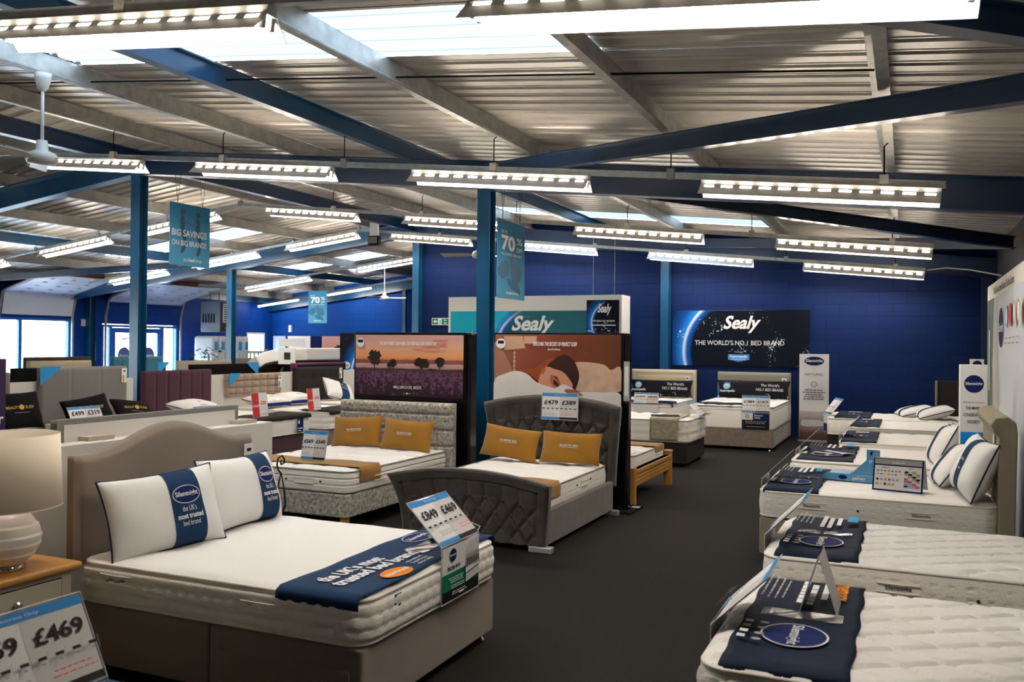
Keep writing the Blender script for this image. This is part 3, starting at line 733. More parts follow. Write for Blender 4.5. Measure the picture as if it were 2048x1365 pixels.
def holder(label, org, right, w, hu, hd, back, p1, p2, red=False, product=None, group=None, tilt_up=None, big=.2, simple=False):
    """acrylic price holder folded over the foot edge; org = fold line centre; leans back opposite to the face normal"""
    e = thing('price_holder', label, 'price sign', group=group); frame(e, org, right, (0, 0, 1))
    a = back; ca, sa = math.cos(a), math.sin(a)
    U = lambda x, y, w_: (x, y * ca + w_ * sa, -y * sa + w_ * ca)
    f = B(); f.prism([(-w / 2, 0), (w / 2, 0), (w / 2, hu), (-w / 2, hu)], U, -.003, .0, acryl)
    if hd: f.box(-w / 2, w / 2, -hd, 0, -.003, 0, acryl)
    f.build('acrylic_sheet', e)
    r = B()
    for s in (-1, 1):
        r.tube([U(s * w / 2, 0, 0), U(s * w / 2, hu, 0)], .0022, acryle, 6)
        if hd: r.tube([(s * w / 2, -hd, 0), (s * w / 2, 0, 0)], .0022, acryle, 6)
    r.tube([U(-w / 2, hu, 0), U(w / 2, hu, 0)], .0022, acryle, 6); r.tube([U(-w / 2, 0, .001), U(w / 2, 0, .001)], .0025, acryle, 6)
    if hd: r.tube([(-w / 2, -hd, 0), (w / 2, -hd, 0)], .0022, acryle, 6)
    r.build('acrylic_rim', e)
    c = B(); printed(c, pricecard(w, hu, p1, p2, big, red), U, off=.0012); printed(c, [('r', -w / 2 + .006, w / 2 - .006, .006, hu - .006, P['w'])], lambda x, y, q: U(x, y, -.004 - q)); c.build('price_card', e)
    if product == 'eco':
        H = hd; it = [('r', -w / 2 + .008, w / 2 - .008, -H + .02, -.01, P['w']), ('r', -w / 2 + .008, w / 2 - .008, -H + .05, -H * .5, P['t']), ('r', -w / 2 + .008, w / 2 - .008, -H + .008, -H + .06, P['bk'])]
        it += oval(-w * .22, -H * .2, w * .1, w * .085) + [('t', 'leona eco', -w * .2, -H * .44, .035, P['bk'], dict(b=1.5, w=w * .32)), ('r', -w * .07, w * .07, -H + .024, -H + .034, P['w'])]
        it += [('p', [(w * .12, -H * .3), (w * .47, -H * .25), (w * .47, -H * .05), (w * .2, -H * .08)], P['g']), ('p', [(w * .1, -H * .62), (w * .47, -H * .56), (w * .47, -H * .28), (w * .12, -H * .33)], P['m']),
               ('p', [(w * .1, -H * .62), (w * .47, -H * .56), (w * .47, -H * .47), (w * .1, -H * .53)], P['w']), ('p', [(w * .1, -H * .78), (w * .47, -H * .72), (w * .47, -H * .58), (w * .1, -H * .64)], P['g'])]
        for k in range(7): it += [('r', w * (.13 + k * .05), w * (.15 + k * .05), -H * .5, -H * .36, P['k'])]
        it += textlines(-w * .4, w * .02, [-H * .58, -H * .61, -H * .64, -H * .7, -H * .73, -H * .8, -H * .83], .004, P['w'], seed=5)
    elif product == 'dark':
        H = hd; it = [('r', -w / 2 + .006, w / 2 - .006, -H + .006, -.01, P['bk']), ('r', -w / 2 + .006, -w * .1, -H * .42, -.01, P['g']), ('r', -w * .1, w / 2 - .006, -H * .42, -.01, P['n']),
                      ('e', -w * .3, -H * .22, w * .07, w * .07, P['k']), ('e', -w * .3, -H * .22, w * .045, w * .045, P['g']), ('t', 'Elysium', w * .1, -H * .2, H * .13, P['w'], dict(b=1, w=w * .3)), ('t', '2500', w * .06, -H * .34, H * .13, P['w'], dict(b=1, w=w * .2))]
        it += textlines(-w * .4, w * .4, [-H * .5, -H * .56, -H * .62, -H * .8], H * .02, P['m'], seed=6)
    elif product == 'plain':
        H = hd; it = [('r', -w / 2 + .006, w / 2 - .006, -H + .006, -.01, P['g']), ('r', -w / 2 + .006, w / 2 - .006, -H + .006, -H * .55, P['n'])]
    else: it = []
    if it: c = B(); printed(c, it, lambda x, y, q: (x, y, q)); c.build('product_card', e)
    return e
LETT = lambda s, **k: ('t', s, 0, -.01, .026, P['w'], dict(b=.6, w=.26))
FX, BX = (0, 1, 0), (0, -1, 0)                 # right vectors of things that face +x and -x

# ---- main bed: taupe divan with camel-back headboard
MB = (-3.83, 3.83, 0); mrz = math.radians(.5); mc, ms = math.cos(mrz), math.sin(mrz)
mp = lambda x, y, z: (MB[0] + x * mc - y * ms, MB[1] + x * ms + y * mc, z)
mdx, mdy = (mc, ms, 0), (-ms, mc, 0)
e = divan('divan_bed', 'taupe two-part divan bed with curved headboard in the left foreground', MB, mrz, 1.70, 1.34, .055, .355, taupe)
hb_panel(e, 1.34, .53, 1.215, .075, taupe, 'camel', x=-.02, tagc=(.60, .93, 'b'))
H_ = [('handle', 'y-', -.58, .14, 'Silentnight'), ('handle', 'y-', .30, .12, 'Silentnight'), ('vent', 'y-', -.12, .10), ('label', 'x+', -.42, .14)]
mattress('white mattress with hexagon stitched border on the taupe divan bed', mp(.855, 0, .357), mrz, 1.71, 1.35, .225, 'wave', 'hex', extra=H_, fine=True)
pillow('white pillow with navy printed band, left of the pair on the taupe divan bed', mp(.22, -.33, .77), (.22 * mc + mdy[0], .22 * ms + mdy[1], .05), (-.33, 0, 1), .66, .43, .19, pilw, band=(-.01, .18, navyc), pipe=pipen, prints=brandband(.085), group=None)
pillow('white pillow with navy printed band, right of the pair on the taupe divan bed', mp(.18, .31, .785), (mdy[0] - .05, mdy[1], -.02), (-.33, 0, 1), .66, .43, .19, pilw, band=(.06, .24, navyc), pipe=pipen, prints=brandband(.15))
# navy foot cloth in the bed's own axes
e = thing('foot_cloth', "navy printed foot cloth reading the UK's most trusted bed brand on the taupe divan bed", 'bed runner')
def mfn(x, s, w):                              # s from near side to far side, x towards the foot
    hw = .675; zt = .586
    if s < 0: y, z, off = -hw - .016 - w, zt - .014 + s, 0
    elif s > 1.35: y, z = hw + .016 + w, zt - .014 - (s - 1.35)
    else: y, z = -hw + s, zt + w + .003 * math.sin(s * 9 + x * 5) ** 2
    return mp(x, y, z)
b = B(); b.grid(lambda u, v: mfn(1.25 + .44 * u + .012 * math.sin(v * 7), -.045 + 1.43 * v, 0), 16, 70, navyc); b.build('cloth', e, smooth=True, thick=.003)
q = B(); fm = lambda u, v, w: mfn(1.47 - v, .70 + u, w + .005)
printed(q, [('t', "the UK's most", -.34, .035, .105, P['w'], dict(b=2.2, w=.50)), ('t', 'trusted bed brand', -.26, -.06, .105, P['w'], dict(b=2.2, w=.70)), ('e', -.30, -.16, .115, .06, P['o']), ('t', 'superbrand', -.3, -.17, .04, P['w'], dict(b=1.5, w=.2)),
            ('t', 'recognised', -.05, -.115, .032, P['w'], dict(w=.15)), ('t', 'Superbrand', -.05, -.15, .032, P['w'], dict(w=.15)), ('t', 'since 2005', -.05, -.185, .032, P['w'], dict(w=.15))], fm); q.build('lettering', e)
q = B(); printed(q, oval(.40, .13, .12, .075), fm); q.build('emblem', e)
mirr = clear('clear plastic film', (.9, .88, .85, 1), .42, .12)
q = B(); q.grid(lambda u, v: fm(.08 + .52 * u, -.09 + .12 * v, .004 + .003 * math.sin(u * 9 + v * 4) ** 2), 30, 8, mirr); q.build('plastic_pocket', e, smooth=True)
holder('acrylic price holder showing 849 and 469 pounds folded over the taupe bed foot', mp(1.735, .185, .665), mdy, .42, .29, .29, math.radians(45), '£849', '£469', product='eco', big=.24)
e = thing('fabric_swatches', 'bunch of fabric swatches with a white tie on the taupe bed foot', 'swatches', mp(1.55, .50, .592), mrz + .5)
for k in range(4): B().box(-.16, .12, -.035, .035, .004 + k * .006, .008 + k * .006, [oat, greige, tick, galvd][k]).build('swatch', e, loc=(0, 0, 0)).rotation_euler = (0, 0, .12 * k)
B().tube([(.1, 0, .02), (.13, .03, .06), (.08, .05, .08), (.04, .02, .05), (.1, -.01, .025)], .003, white, 6).build('tie', e)

# ---- silver crushed velvet bed (head towards the left display stand)
SB = (-5.17, 8.30, 0)
e = divan('divan_bed', 'silver crushed velvet divan bed beneath the sunset heath display', SB, -PI / 2, 1.87, 1.38, .13, .335, silver, drawers=False, feet=oak)
hb_panel(e, 1.46, .12, 1.035, .1, silver, 'bars')
mattress('white pillow-top mattress on the silver crushed velvet bed', (-5.17, 7.37, .337), -PI / 2, 1.84, 1.38, .215, 'tuft', 'rows', q=.3, pipe=pipeg, pillowtop=True, fine=True,
         extra=[('handle', 'x+', .22, .10), ('vent', 'x+', .02, .10), ('vent', 'x+', .40, .10), ('vent', 'x+', -.2, .10), ('handle', 'y+', .42, .10), ('vent', 'y+', .22, .10), ('vent', 'y+', .62, .10)])
mb_p = lambda: [('t', 'MILLBROOK BEDS', 0, .0, .026, P['w'], dict(b=1, w=.19)), ('r', -.095, .095, -.012, -.009, P['w'])]
pillow('mustard cushion, left of the pair on the silver velvet bed', (-5.50, 8.08, .71), (1, .05, .06), (.02, .30, 1), .62, .34, .13, mustard, cat='cushion', prints=mb_p(), crease=.006)
pillow('mustard cushion, right of the pair on the silver velvet bed', (-4.85, 8.06, .70), (1, -.02, -.03), (0, .30, 1), .62, .34, .13, mustard, cat='cushion', prints=mb_p(), crease=.006)
def xrunner(label, ztop, x0, x1, y0, y1, h0, h1, m, cat='bed runner'):
    e = thing('bed_runner', label, cat)
    def f(u, v):
        s = -h0 + (x1 - x0 + h0 + h1) * u; y = y0 + (y1 - y0) * v + .01 * math.sin(u * 11)
        if s < 0: return (x0 - .016, y, ztop + max(s, -h0) - .012)
        if s > x1 - x0: return (x1 + .016, y, ztop - (s - x1 + x0) - .012)
        return (x0 + s, y, ztop + .004 + .006 * abs(math.sin(s * 8 + v * 3)))
    B().grid(f, 60, 14, m).build('cloth', e, smooth=True, thick=.004); return e
xrunner('mustard velvet runner across the foot of the silver bed', .553, -5.86, -4.48, 6.62, 6.96, .0, .12, mustard)
holder('price sign showing 569 and 549 pounds standing on the mustard runner', (-5.13, 6.80, .565), (1, 0, 0), .28, .28, 0, .18, '£569', '£549', big=.17)

# ---- charcoal sleigh bed
e = thing('sleigh_bed', 'charcoal velvet sleigh bed with buttoned head and foot ends', 'bed', (-3.31, 6.53, 0))
def sleigh_panel(e, name, y0, w0, w1, z0, zs, arch, flare, sgn, ntuft=8, zt_l=.0):
    """panel whose padded face looks along -y*sgn; flares outwards at the top"""
    nu, nv = 110, 60; fr = .085; e_ = []
    def pt(u, v, side):
        a = 2 * u - 1; wv = w0 + (w1 - w0) * v ** 1.6; x = a * wv / 2; zt = zs + arch * (1 - a * a); z = z0 + (zt - z0) * v
        y = y0 - sgn * flare * v ** 2.4
        if side: return (x, y + sgn * .075, z)
        du = (1 - abs(a)) * wv / 2; dt = zt - z; d = min(du, dt); w = 0
        edge = min(d, z - z0 + .05)
        w -= .025 * max(0, 1 - edge / .03) ** 2
        if d > fr:
            w -= .012 * math.exp(-((d - fr) / .012) ** 2)
            k = wv * .86 / ntuft; hgt = (zt - fr - z)
            if hgt < .14: g = abs(x / k - round(x / k)); w -= .015 * math.exp(-(g / .07) ** 2)
            else:
                p = x / k + (hgt - .14) / (k * 1.5); q_ = x / k - (hgt - .14) / (k * 1.5)
                g = min(abs(p - round(p)), abs(q_ - round(q_))); w -= .026 * math.exp(-(g / .11) ** 2) - .008
        else: w += .004
        return (x, y - sgn * w, z)
    b = B(); b.grid(lambda u, v: pt(u, v, 0), nu, nv, velvet); k = len(b.v); b.grid(lambda u, v: pt(u, v, 1), nu, nv, velvet); N = nu + 1
    ring = [i for i in range(N)] + [j * N + nu for j in range(1, nv + 1)] + [nv * N + i for i in range(nu - 1, -1, -1)] + [j * N for j in range(nv - 1, 0, -1)]
    n = len(ring); vs = [b.v[i] for i in ring] + [b.v[k + i] for i in ring]
    b.add(vs, [(i, (i + 1) % n, n + (i + 1) % n, n + i) for i in range(n)], velvet)
    o = b.build(name, e, smooth=True)
    k = None
    kk = (w0 + (w1 - w0) * .6) * .86 / ntuft; zc = zs + arch * .8
    for row in range(int((zs - z0 - .3) / (kk * .75)) + 1):
        for i in range(-ntuft // 2, ntuft // 2 + 1):
            x = (i + (.5 if row % 2 else 0)) * kk
            if abs(x) > w0 / 2 - .12: continue
            a = 2 * x / (w0 * .97); z = zs + arch * (1 - a * a) - fr - .14 - row * kk * .75
            v = (z - z0) / (zs + arch * (1 - a * a) - z0); y = y0 - sgn * flare * max(0, v) ** 2.4
            B().lathe([(0, .007), (.008, .006), (.013, 0), (.008, -.006)], velvet, n=10).build('button', o, loc=(x, y + sgn * .005, z), smooth=True).rotation_euler = (PI / 2 * sgn, 0, 0)
    return o
sleigh_panel(e, 'footboard', .0, 1.34, 1.50, .05, .56, .09, .14, 1)
sleigh_panel(e, 'headboard', 1.80, 1.36, 1.50, .28, 1.07, .10, .06, 1)
for s in (-1, 1):
    B().box(s * .64 - .03, s * .64 + .03, .06, 1.80, .05, .33, mat('grey brown velvet', '#5d5751', .65, var=.2, vs=6, sheen=.3)).build('side_rail', e, bevel=.012, seg=3)
    for y in (.03, 1.80): B().box(s * .60 - .07, s * .66 + .07, y - .04, y + .03, 0, .05, mat('brushed steel foot', '#e8e8e8', .35, .7)).build('foot', e, bevel=.008)
B().box(-.61, .61, .08, 1.78, .24, .268, darkf).build('slat_deck', e)
mattress('white tufted mattress in the charcoal sleigh bed', (-3.31, 7.465, .27), -PI / 2, 1.70, 1.22, .24, 'tuft', 'tufts', q=.3, pipe=pipeg, fine=True, extra=[('vent', 'y+', .62, .13), ('vent', 'y+', .05, .15), ('handle', 'y+', -.15, .15), ('vent', 'y+', -.32, .16)])
pillow('mustard cushion, left of the pair in the charcoal sleigh bed', (-3.62, 8.02, .69), (1, 0, -.10), (.08, .35, 1), .62, .33, .13, mustard, cat='cushion', prints=mb_p(), crease=.006)
pillow('mustard cushion, right of the pair in the charcoal sleigh bed', (-2.98, 8.03, .675), (1, .02, -.01), (-.03, .35, 1), .62, .32, .13, mustard, cat='cushion', prints=mb_p(), crease=.006)
xrunner('mustard velvet runner over the foot of the sleigh bed mattress', .515, -3.92, -2.70, 6.66, 7.0, 0, .11, mustard)
holder('price card showing 479 and 389 pounds on the sleigh headboard', (-3.16, 8.18, .93), (1, 0, 0), .39, .27, 0, .06, '£479', '£389', big=.22)

# ================================================================ REST OF THE SHOWROOM
rand = random.Random(3)
# ---- printed pictures
def grad_y(name, stops, noise=0, ns=8, rough=.7, ax=1, lo=-.5, hi=.5):
    if name in MATS: return MATS[name]
    m = mat(name, '#808080', rough); nt = m.node_tree; N = nt.nodes; L = nt.links; b = N['Principled BSDF']
    tc = N.new('ShaderNodeTexCoord'); sp = N.new('ShaderNodeSeparateXYZ'); L.new(tc.outputs['Object'], sp.inputs[0])
    mr = N.new('ShaderNodeMapRange'); mr.inputs[1].default_value = lo; mr.inputs[2].default_value = hi; L.new(sp.outputs[ax], mr.inputs[0])
    f = mr.outputs[0]
    if noise:
        n = N.new('ShaderNodeTexNoise'); n.inputs['Scale'].default_value = ns; n.inputs['Detail'].default_value = 6; L.new(tc.outputs['Object'], n.inputs['Vector'])
        ma = N.new('ShaderNodeMath'); ma.operation = 'MULTIPLY_ADD'; ma.inputs[1].default_value = noise; ma.inputs[2].default_value = -noise / 2; L.new(n.outputs[0], ma.inputs[0])
        ad = N.new('ShaderNodeMath'); L.new(f, ad.inputs[0]); L.new(ma.outputs[0], ad.inputs[1]); f = ad.outputs[0]
    r = N.new('ShaderNodeValToRGB'); e = r.color_ramp.elements; e[0].position, e[0].color = stops[0][0], lin(stops[0][1]); e[1].position, e[1].color = stops[-1][0], lin(stops[-1][1])
    for p_, c in stops[1:-1]: q = e.new(p_); q.color = lin(c)
    L.new(f, r.inputs[0]); L.new(r.outputs[0], b.inputs['Base Color']); return m
def planet(name, cx, cy, rad, dark='#050a18', glow='#1f7fd6', rim='#dff0ff', teal=False):
    m = mat(name, '#000000', .6, spec=.1); nt = m.node_tree; N = nt.nodes; L = nt.links; b = N['Principled BSDF']
    tc = N.new('ShaderNodeTexCoord'); mp_ = N.new('ShaderNodeMapping'); mp_.inputs['Location'].default_value = (-cx, -cy, 0); L.new(tc.outputs['Object'], mp_.inputs[0])
    sp = N.new('ShaderNodeSeparateXYZ'); L.new(mp_.outputs[0], sp.inputs[0]); cb = N.new('ShaderNodeCombineXYZ'); L.new(sp.outputs[0], cb.inputs[0]); L.new(sp.outputs[1], cb.inputs[1])
    ln = N.new('ShaderNodeVectorMath'); ln.operation = 'LENGTH'; L.new(cb.outputs[0], ln.inputs[0])
    mr = N.new('ShaderNodeMapRange'); mr.inputs[1].default_value = rad * .6; mr.inputs[2].default_value = rad * 1.4; L.new(ln.outputs['Value'], mr.inputs[0])
    r = N.new('ShaderNodeValToRGB'); e = r.color_ramp.elements; e[0].position, e[0].color = 0, lin(dark); e[1].position, e[1].color = 1, lin('#1fa6bd' if teal else dark)
    for p_, c in ((.30, dark if not teal else '#1d4a50'), (.42, '#0d57b0'), (.485, rim), (.52, glow), (.7, '#0a3f86' if not teal else '#2fb5cc')): q = e.new(p_); q.color = lin(c)
    L.new(mr.outputs[0], r.inputs[0])
    # light only on the left limb
    lx = N.new('ShaderNodeMapRange'); lx.inputs[1].default_value = -rad * .35; lx.inputs[2].default_value = -rad * .75; L.new(sp.outputs[0], lx.inputs[0])
    mx = N.new('ShaderNodeMix'); mx.data_type = 'RGBA'; L.new(lx.outputs[0], mx.inputs[0]); mx.inputs[6].default_value = lin(dark if not teal else '#27606a'); L.new(r.outputs[0], mx.inputs[7])
    # city lights
    n = N.new('ShaderNodeTexNoise'); n.inputs['Scale'].default_value = 26; n.inputs['Detail'].default_value = 5; L.new(tc.outputs['Object'], n.inputs['Vector'])
    n2 = N.new('ShaderNodeTexNoise'); n2.inputs['Scale'].default_value = 2.2; L.new(tc.outputs['Object'], n2.inputs['Vector'])
    mu = N.new('ShaderNodeMath'); mu.operation = 'MULTIPLY'; L.new(n.outputs[0], mu.inputs[0]); L.new(n2.outputs[0], mu.inputs[1])
    g = N.new('ShaderNodeMapRange'); g.inputs[1].default_value = .37; g.inputs[2].default_value = .43; L.new(mu.outputs[0], g.inputs[0])
    m2 = N.new('ShaderNodeMix'); m2.data_type = 'RGBA'; L.new(g.outputs[0], m2.inputs[0]); L.new(mx.outputs[2], m2.inputs[6]); m2.inputs[7].default_value = lin('#d9efe0')
    L.new(m2.outputs[2], b.inputs['Base Color']); return m
SCR = lambda s, x, y, h, w: ('t', s, x, y, h, P['w'], dict(b=1.6, sh=.32, w=w))
def badge(x, y, w): return [('p', [(x - w / 2, y + w * .13), (x + w / 2, y + w * .13), (x + w / 2, y - w * .12), (x, y - w * .22), (x - w / 2, y - w * .12)], P['b']), ('t', 'Posturepedic', x, y - w * .02, w * .17, P['w'], dict(b=1.2, w=w * .8)), ('t', 'TECHNOLOGY', x, y - w * .13, w * .08, P['w'], dict(w=w * .7))]
BK, FRT = (1, 0, 0), (1, 0, 0)
w_, h_ = 2.58, 1.075
board('poster_board', 'wide planet poster on the far blue wall above two divan beds', 'poster', (-2.93, 17.07, 1.84), BK, (0, 0, 1), w_, h_,
      [SCR('Sealy', .02, .19, .34, .66), ('t', "THE WORLD'S NO.1 BED BRAND", .0, -.13, .125, P['w'], dict(w=1.68)), ('t', 'with exclusive', .0, -.27, .03, P['w'], {})] + badge(0, -.36, .40), planet('planet print wide', .0, -.25, 1.08), black)
e = thing('display_unit', 'tall white display unit at the far wall carrying a teal planet banner', 'display', (-6.77, 15.95, 0))
B().box(-1.87, 1.85, 0, .55, 0, 2.645, creamp).build('carcass', e, bevel=.004)
bb = board('banner', '', '', (-7.1, 15.945, 1.75), BK, (0, 0, 1), 2.97, 1.2, [SCR('Sealy', .31, .22, .40, .86)], planet('planet print teal', .5, -.3, 1.0, teal=True), black, parent=e)
bb.location = (-.33, -.005, 1.75); bb.rotation_euler = (PI / 2, 0, 0); bb.scale = (1, 1, 1)
board('poster_board', 'small dark planet board hung at the right end of the white unit', 'poster', (-5.18, 15.6, 2.2), (1, .12, 0), (0, 0, 1), .62, .66,
      [SCR('Sealy', .02, .10, .22, .25), ('t', "THE WORLD'S NO.1 BED BRAND", .02, -.08, .05, P['w'], dict(w=.42)), ('r', -.2, .25, -.15, -.135, P['w'])] + badge(-.23, -.25, .12), planet('planet print small', .2, -.1, .42), black)
for q in (-.2, .22): tag(B().tube([(-5.18 + q, 15.62, 2.53), (-5.18 + q, 15.62, 3.85)], .002, white, 5).build('hanging_wire'), 'thin wire holding the small planet board, ' + ('left' if q < 0 else 'right') + ' one', 'wire')
board('planet_tower', 'dark blue planet display panel left of the sunset heath stand', 'display', (-10.45, 15.0, .945), (1, 0, 0), (0, 0, 1), .42, 1.89, [('e', -.05, .28, .1, .075, P['w']), ('t', 'Sealy', -.05, .255, .08, P['k'], dict(b=1, w=.13))], planet('planet print tower', .75, .1, .68), black, thick=.12)
# exit sign
run = [('r', -.205, .205, -.065, .065, P['t']), ('r', -.06, .03, -.058, .058, P['w']), ('p', [(-.18, 0), (-.13, .04), (-.13, .015), (-.08, .015), (-.08, -.015), (-.13, -.015), (-.13, -.04)], P['w']), ('e', -.005, .035, .01, .012, P['t']),
       ('p', [(-.03, .02), (.01, .02), (.005, -.01), (.02, -.045), (.008, -.045), (-.008, -.015), (-.03, -.045), (-.042, -.04), (-.018, -.005)], P['t']), ('t', 'Fire', .125, .012, .05, P['w'], dict(b=1)), ('t', 'exit', .125, -.045, .05, P['w'], dict(b=1))]
board('exit_sign', 'green and white fire exit sign on the far blue wall', 'sign', (-9.44, 17.06, 2.175), BK, (0, 0, 1), .44, .155, run, P['w'], thick=.015)
# black stands with printed pictures
def stand(label, x0, x1, y, face_h, items, face, zc):
    e = thing('display_stand', label, 'display', ((x0 + x1) / 2, y, 0)); w = x1 - x0
    B().box(-w / 2, w / 2, 0, .26, .02, 1.805, black).build('carcass', e, bevel=.003)
    B().box(w / 2, w / 2 + .05, .02, .10, .02, 1.79, black).build('edge_post', e, bevel=.003)
    B().box(-w / 2 - .02, w / 2 + .12, -.12, .34, 0, .02, blackm).build('base_plate', e)
    bb = board('picture', '', '', (0, 0, 0), (1, 0, 0), (0, 0, 1), w - .05, face_h, items, face, black, parent=e); bb.matrix_world = Matrix(); bb.location = (0, -.012, zc); bb.rotation_euler = (PI / 2, 0, 0)
    for q in ((w / 2 - .06, -.08), (w / 2 + .08, .2)): B().box(q[0] - .04, q[0] + .04, q[1] - .025, q[1] + .025, .02, .026, P['w']).build('floor_pad', e)
    return e
sky = grad_y('sunset heath print', [(0, '#2a1820'), (.12, '#3b2233'), (.3, '#4a2a3c'), (.40, '#3a2726'), (.455, '#4a302c'), (.47, '#b08c8c'), (.53, '#c79a94'), (.545, '#6d4844'), (.60, '#8a5548'), (.61, '#e3894a'), (.66, '#e9a06c'), (.80, '#e0a98c'), (1, '#c89a98')], noise=.035, ns=7, lo=-.35, hi=.35)
heath = grad_y('heather print', [(0, '#1c1517'), (.3, '#3a2033'), (.45, '#2c2a1e'), (.55, '#6a3f66'), (.7, '#43303a'), (1, '#3b3028')], noise=1.5, ns=17, lo=-.6, hi=.25)
tree = mat('dark tree print', '#241610', .5)
def tr(x, y, w, h, k):
    rd = random.Random(k); pts = [(x + w / 2 * (1 + .3 * rd.uniform(-1, 1)) * math.cos(2 * PI * i / 22), y + h * .62 + h * .38 * (1 + .25 * rd.uniform(-1, 1)) * math.sin(2 * PI * i / 22)) for i in range(22)]
    return [('p', pts, tree), ('r', x - w * .04, x + w * .04, y, y + h * .5, tree)]
items = [('r', -.70, .70, -.335, -.05, heath), ('p', [(-.70, .035), (-.3, .045), (.1, .03), (.45, .045), (.70, .04), (.70, -.06), (-.7, -.05)], tree)] if 0 else [('r', -.70, .70, -.335, -.055, heath)]
items += tr(-.44, -.065, .17, .25, 1) + tr(-.25, -.04, .05, .08, 2) + tr(-.19, -.04, .09, .12, 3) + tr(.19, -.055, .19, .15, 4) + tr(.41, -.03, .11, .14, 5) + tr(.3, -.06, .06, .04, 6)
items += [('t', 'THE NEW FOREST. OUR HOME. OUR HERITAGE. OUR INSPIRATION', .0, .235, .055, P['w'], dict(b=1, w=.74)), ('t', 'MILLBROOK BEDS', 0, -.255, .045, P['g'], dict(b=.5, w=.36)), ('r', -.05, .05, -.31, -.307, P['g']), ('e', 0, -.3085, .012, .009, P['w']),
          ('e', -.63, .265, .052, .052, P['w']), ('r', -.665, -.595, .262, .296, P['n'])]
for (x, y, w, h) in ((.42, .285, .1, .012), (.3, .21, .12, .012), (.46, .225, .06, .008), (.14, .19, .07, .007)): items.append(('e', x, y, w, h, mat('cloud print', '#c9786a', .5)))
stand('black display stand with sunset heath picture behind the silver bed', -5.85, -4.39, 8.52, .705, items, sky, 1.425)
skin, skin2 = mat('print skin', '#cf9274', .5), mat('print skin shade', '#a35e42', .5); hair, hair2 = mat('print brown hair', '#2e1712', .5), mat('print auburn hair', '#8a431c', .5)
duv = mat('print duvet', '#e9e0d8', .5, var=.06, vs=3); bro = grad_y('bedroom wall print', [(0, '#8a5c48'), (.22, '#7e4434'), (.5, '#6b3524'), (1, '#55301f')], ax=0, lo=-.7, hi=.7); pc = mat('print cream pillow', '#cdaa90', .5, var=.2, vs=7); lampc = mat('print lamp', '#c79c82', .5)
def blob(pts, m):                               # smooth closed outline
    out = []; n = len(pts)
    for i in range(n):
        p0, p1, p2, p3 = (Vector(pts[(i + k) % n]) for k in (-1, 0, 1, 2))
        for t in (0, .25, .5, .75): out.append(tuple(.5 * ((2 * p1) + (p2 - p0) * t + (2 * p0 - 5 * p1 + 4 * p2 - p3) * t * t + (3 * p1 - p0 - 3 * p2 + p3) * t ** 3)))
    return ('p', out, m)
H0 = .41
it = [('p', [(-.60, .40), (-.38, .40), (-.35, .27), (-.60, .25)], lampc), ('p', [(-.37, .40), (-.22, .40), (-.22, .32), (-.36, .32)], lampc)]
for k in range(5): it.append(('e', -.475, .22 - k * .045, .013, .022, lampc))
it += [('r', -.485, -.465, -.02, .05, lampc), blob([(-.71, .33), (-.58, .2), (-.5, .02), (-.6, -.08), (-.71, -.08)], mat('print warm haze', '#a3705c', .5)),
       blob([(.18, .12), (.5, .12), (.6, .06), (.7, .09), (.71, -.15), (.3, -.17), (.18, -.1)], pc), blob([(-.46, .04), (-.25, .06), (-.18, .1), (-.05, .17), (.08, .13), (.12, .05), (0, .0), (-.15, -.09), (-.3, .0)], hair2),
       blob([(-.10, .08), (0, .17), (.1, .21), (.2, .15), (.26, .0), (.22, -.15), (.15, -.18), (.1, -.1), (.0, .03)], hair),
       blob([(-.19, -.1), (-.16, .02), (-.1, .08), (-.02, .06), (.08, .03), (.15, -.04), (.19, -.12), (.1, -.18), (-.1, -.18)], skin), blob([(-.05, .0), (.0, -.03), (.06, -.1), (.03, -.13), (-.03, -.12), (-.06, -.07)], skin2),
       blob([(-.165, .02), (-.15, .06), (-.115, .07), (-.12, .03), (-.145, .0)], skin2), blob([(-.025, -.06), (.0, -.065), (.04, -.11), (.025, -.12), (-.01, -.105)], hair), ('e', .01, -.095, .012, .016, P['k']), blob([(-.02, -.02), (.03, -.055), (.055, -.1), (.04, -.06), (.01, -.02)], hair),
       blob([(-.71, -.10), (-.6, -.01), (-.45, .03), (-.32, .0), (-.22, -.08), (-.1, -.12), (.0, -.14), (.08, -.10), (.18, -.13), (.25, -.17), (.5, -.17), (.71, -.19), (.71, -.5), (-.71, -.5)], duv),
       blob([(.1, -.155), (.2, -.15), (.3, -.2), (.27, -.215), (.15, -.2)], skin2),
       ('t', 'DISCOVER THE SECRET OF PERFECT SLEEP', -.01, .30, .055, P['w'], dict(b=1.4, w=.49)), ('t', '#perfectsleep', -.02, .255, .032, P['w'], dict(b=.6, w=.14)),
       ('e', -.63, .32, .055, .055, P['w']), ('r', -.665, -.595, .318, .352, P['n'])]
it = [(i if i[0] != 'p' else ('p', [(max(-.712, min(.712, x)), max(-.5, min(.41, y))) for x, y in i[1]], i[2])) for i in it]
it = [(i if i[0] != 'p' else ('p', [(x, y) for x, y in i[1]], i[2])) for i in it]
st = stand('black display stand with sleeping woman picture behind the sleigh bed', -4.06, -2.60, 8.52, .92, [], bro, 1.33)
pic = [c for c in st.children if c.name.startswith('picture')][0]; b = B(); printed(b, it, lambda x, y, w: (x, y + .04, w), off=.0022, step=.0006); b.build('photograph', pic)
q = B(); q.box(-.03, .03, -.2, .2, 0, .004, P['m']); printed(q, [('r', -.02, .02, -.15, .15, P['g'])], off=.0045); l = q.build('side_leaflet', st); l.rotation_euler = (PI / 2, 0, 0); l.location = (.765, -.015, 1.32)

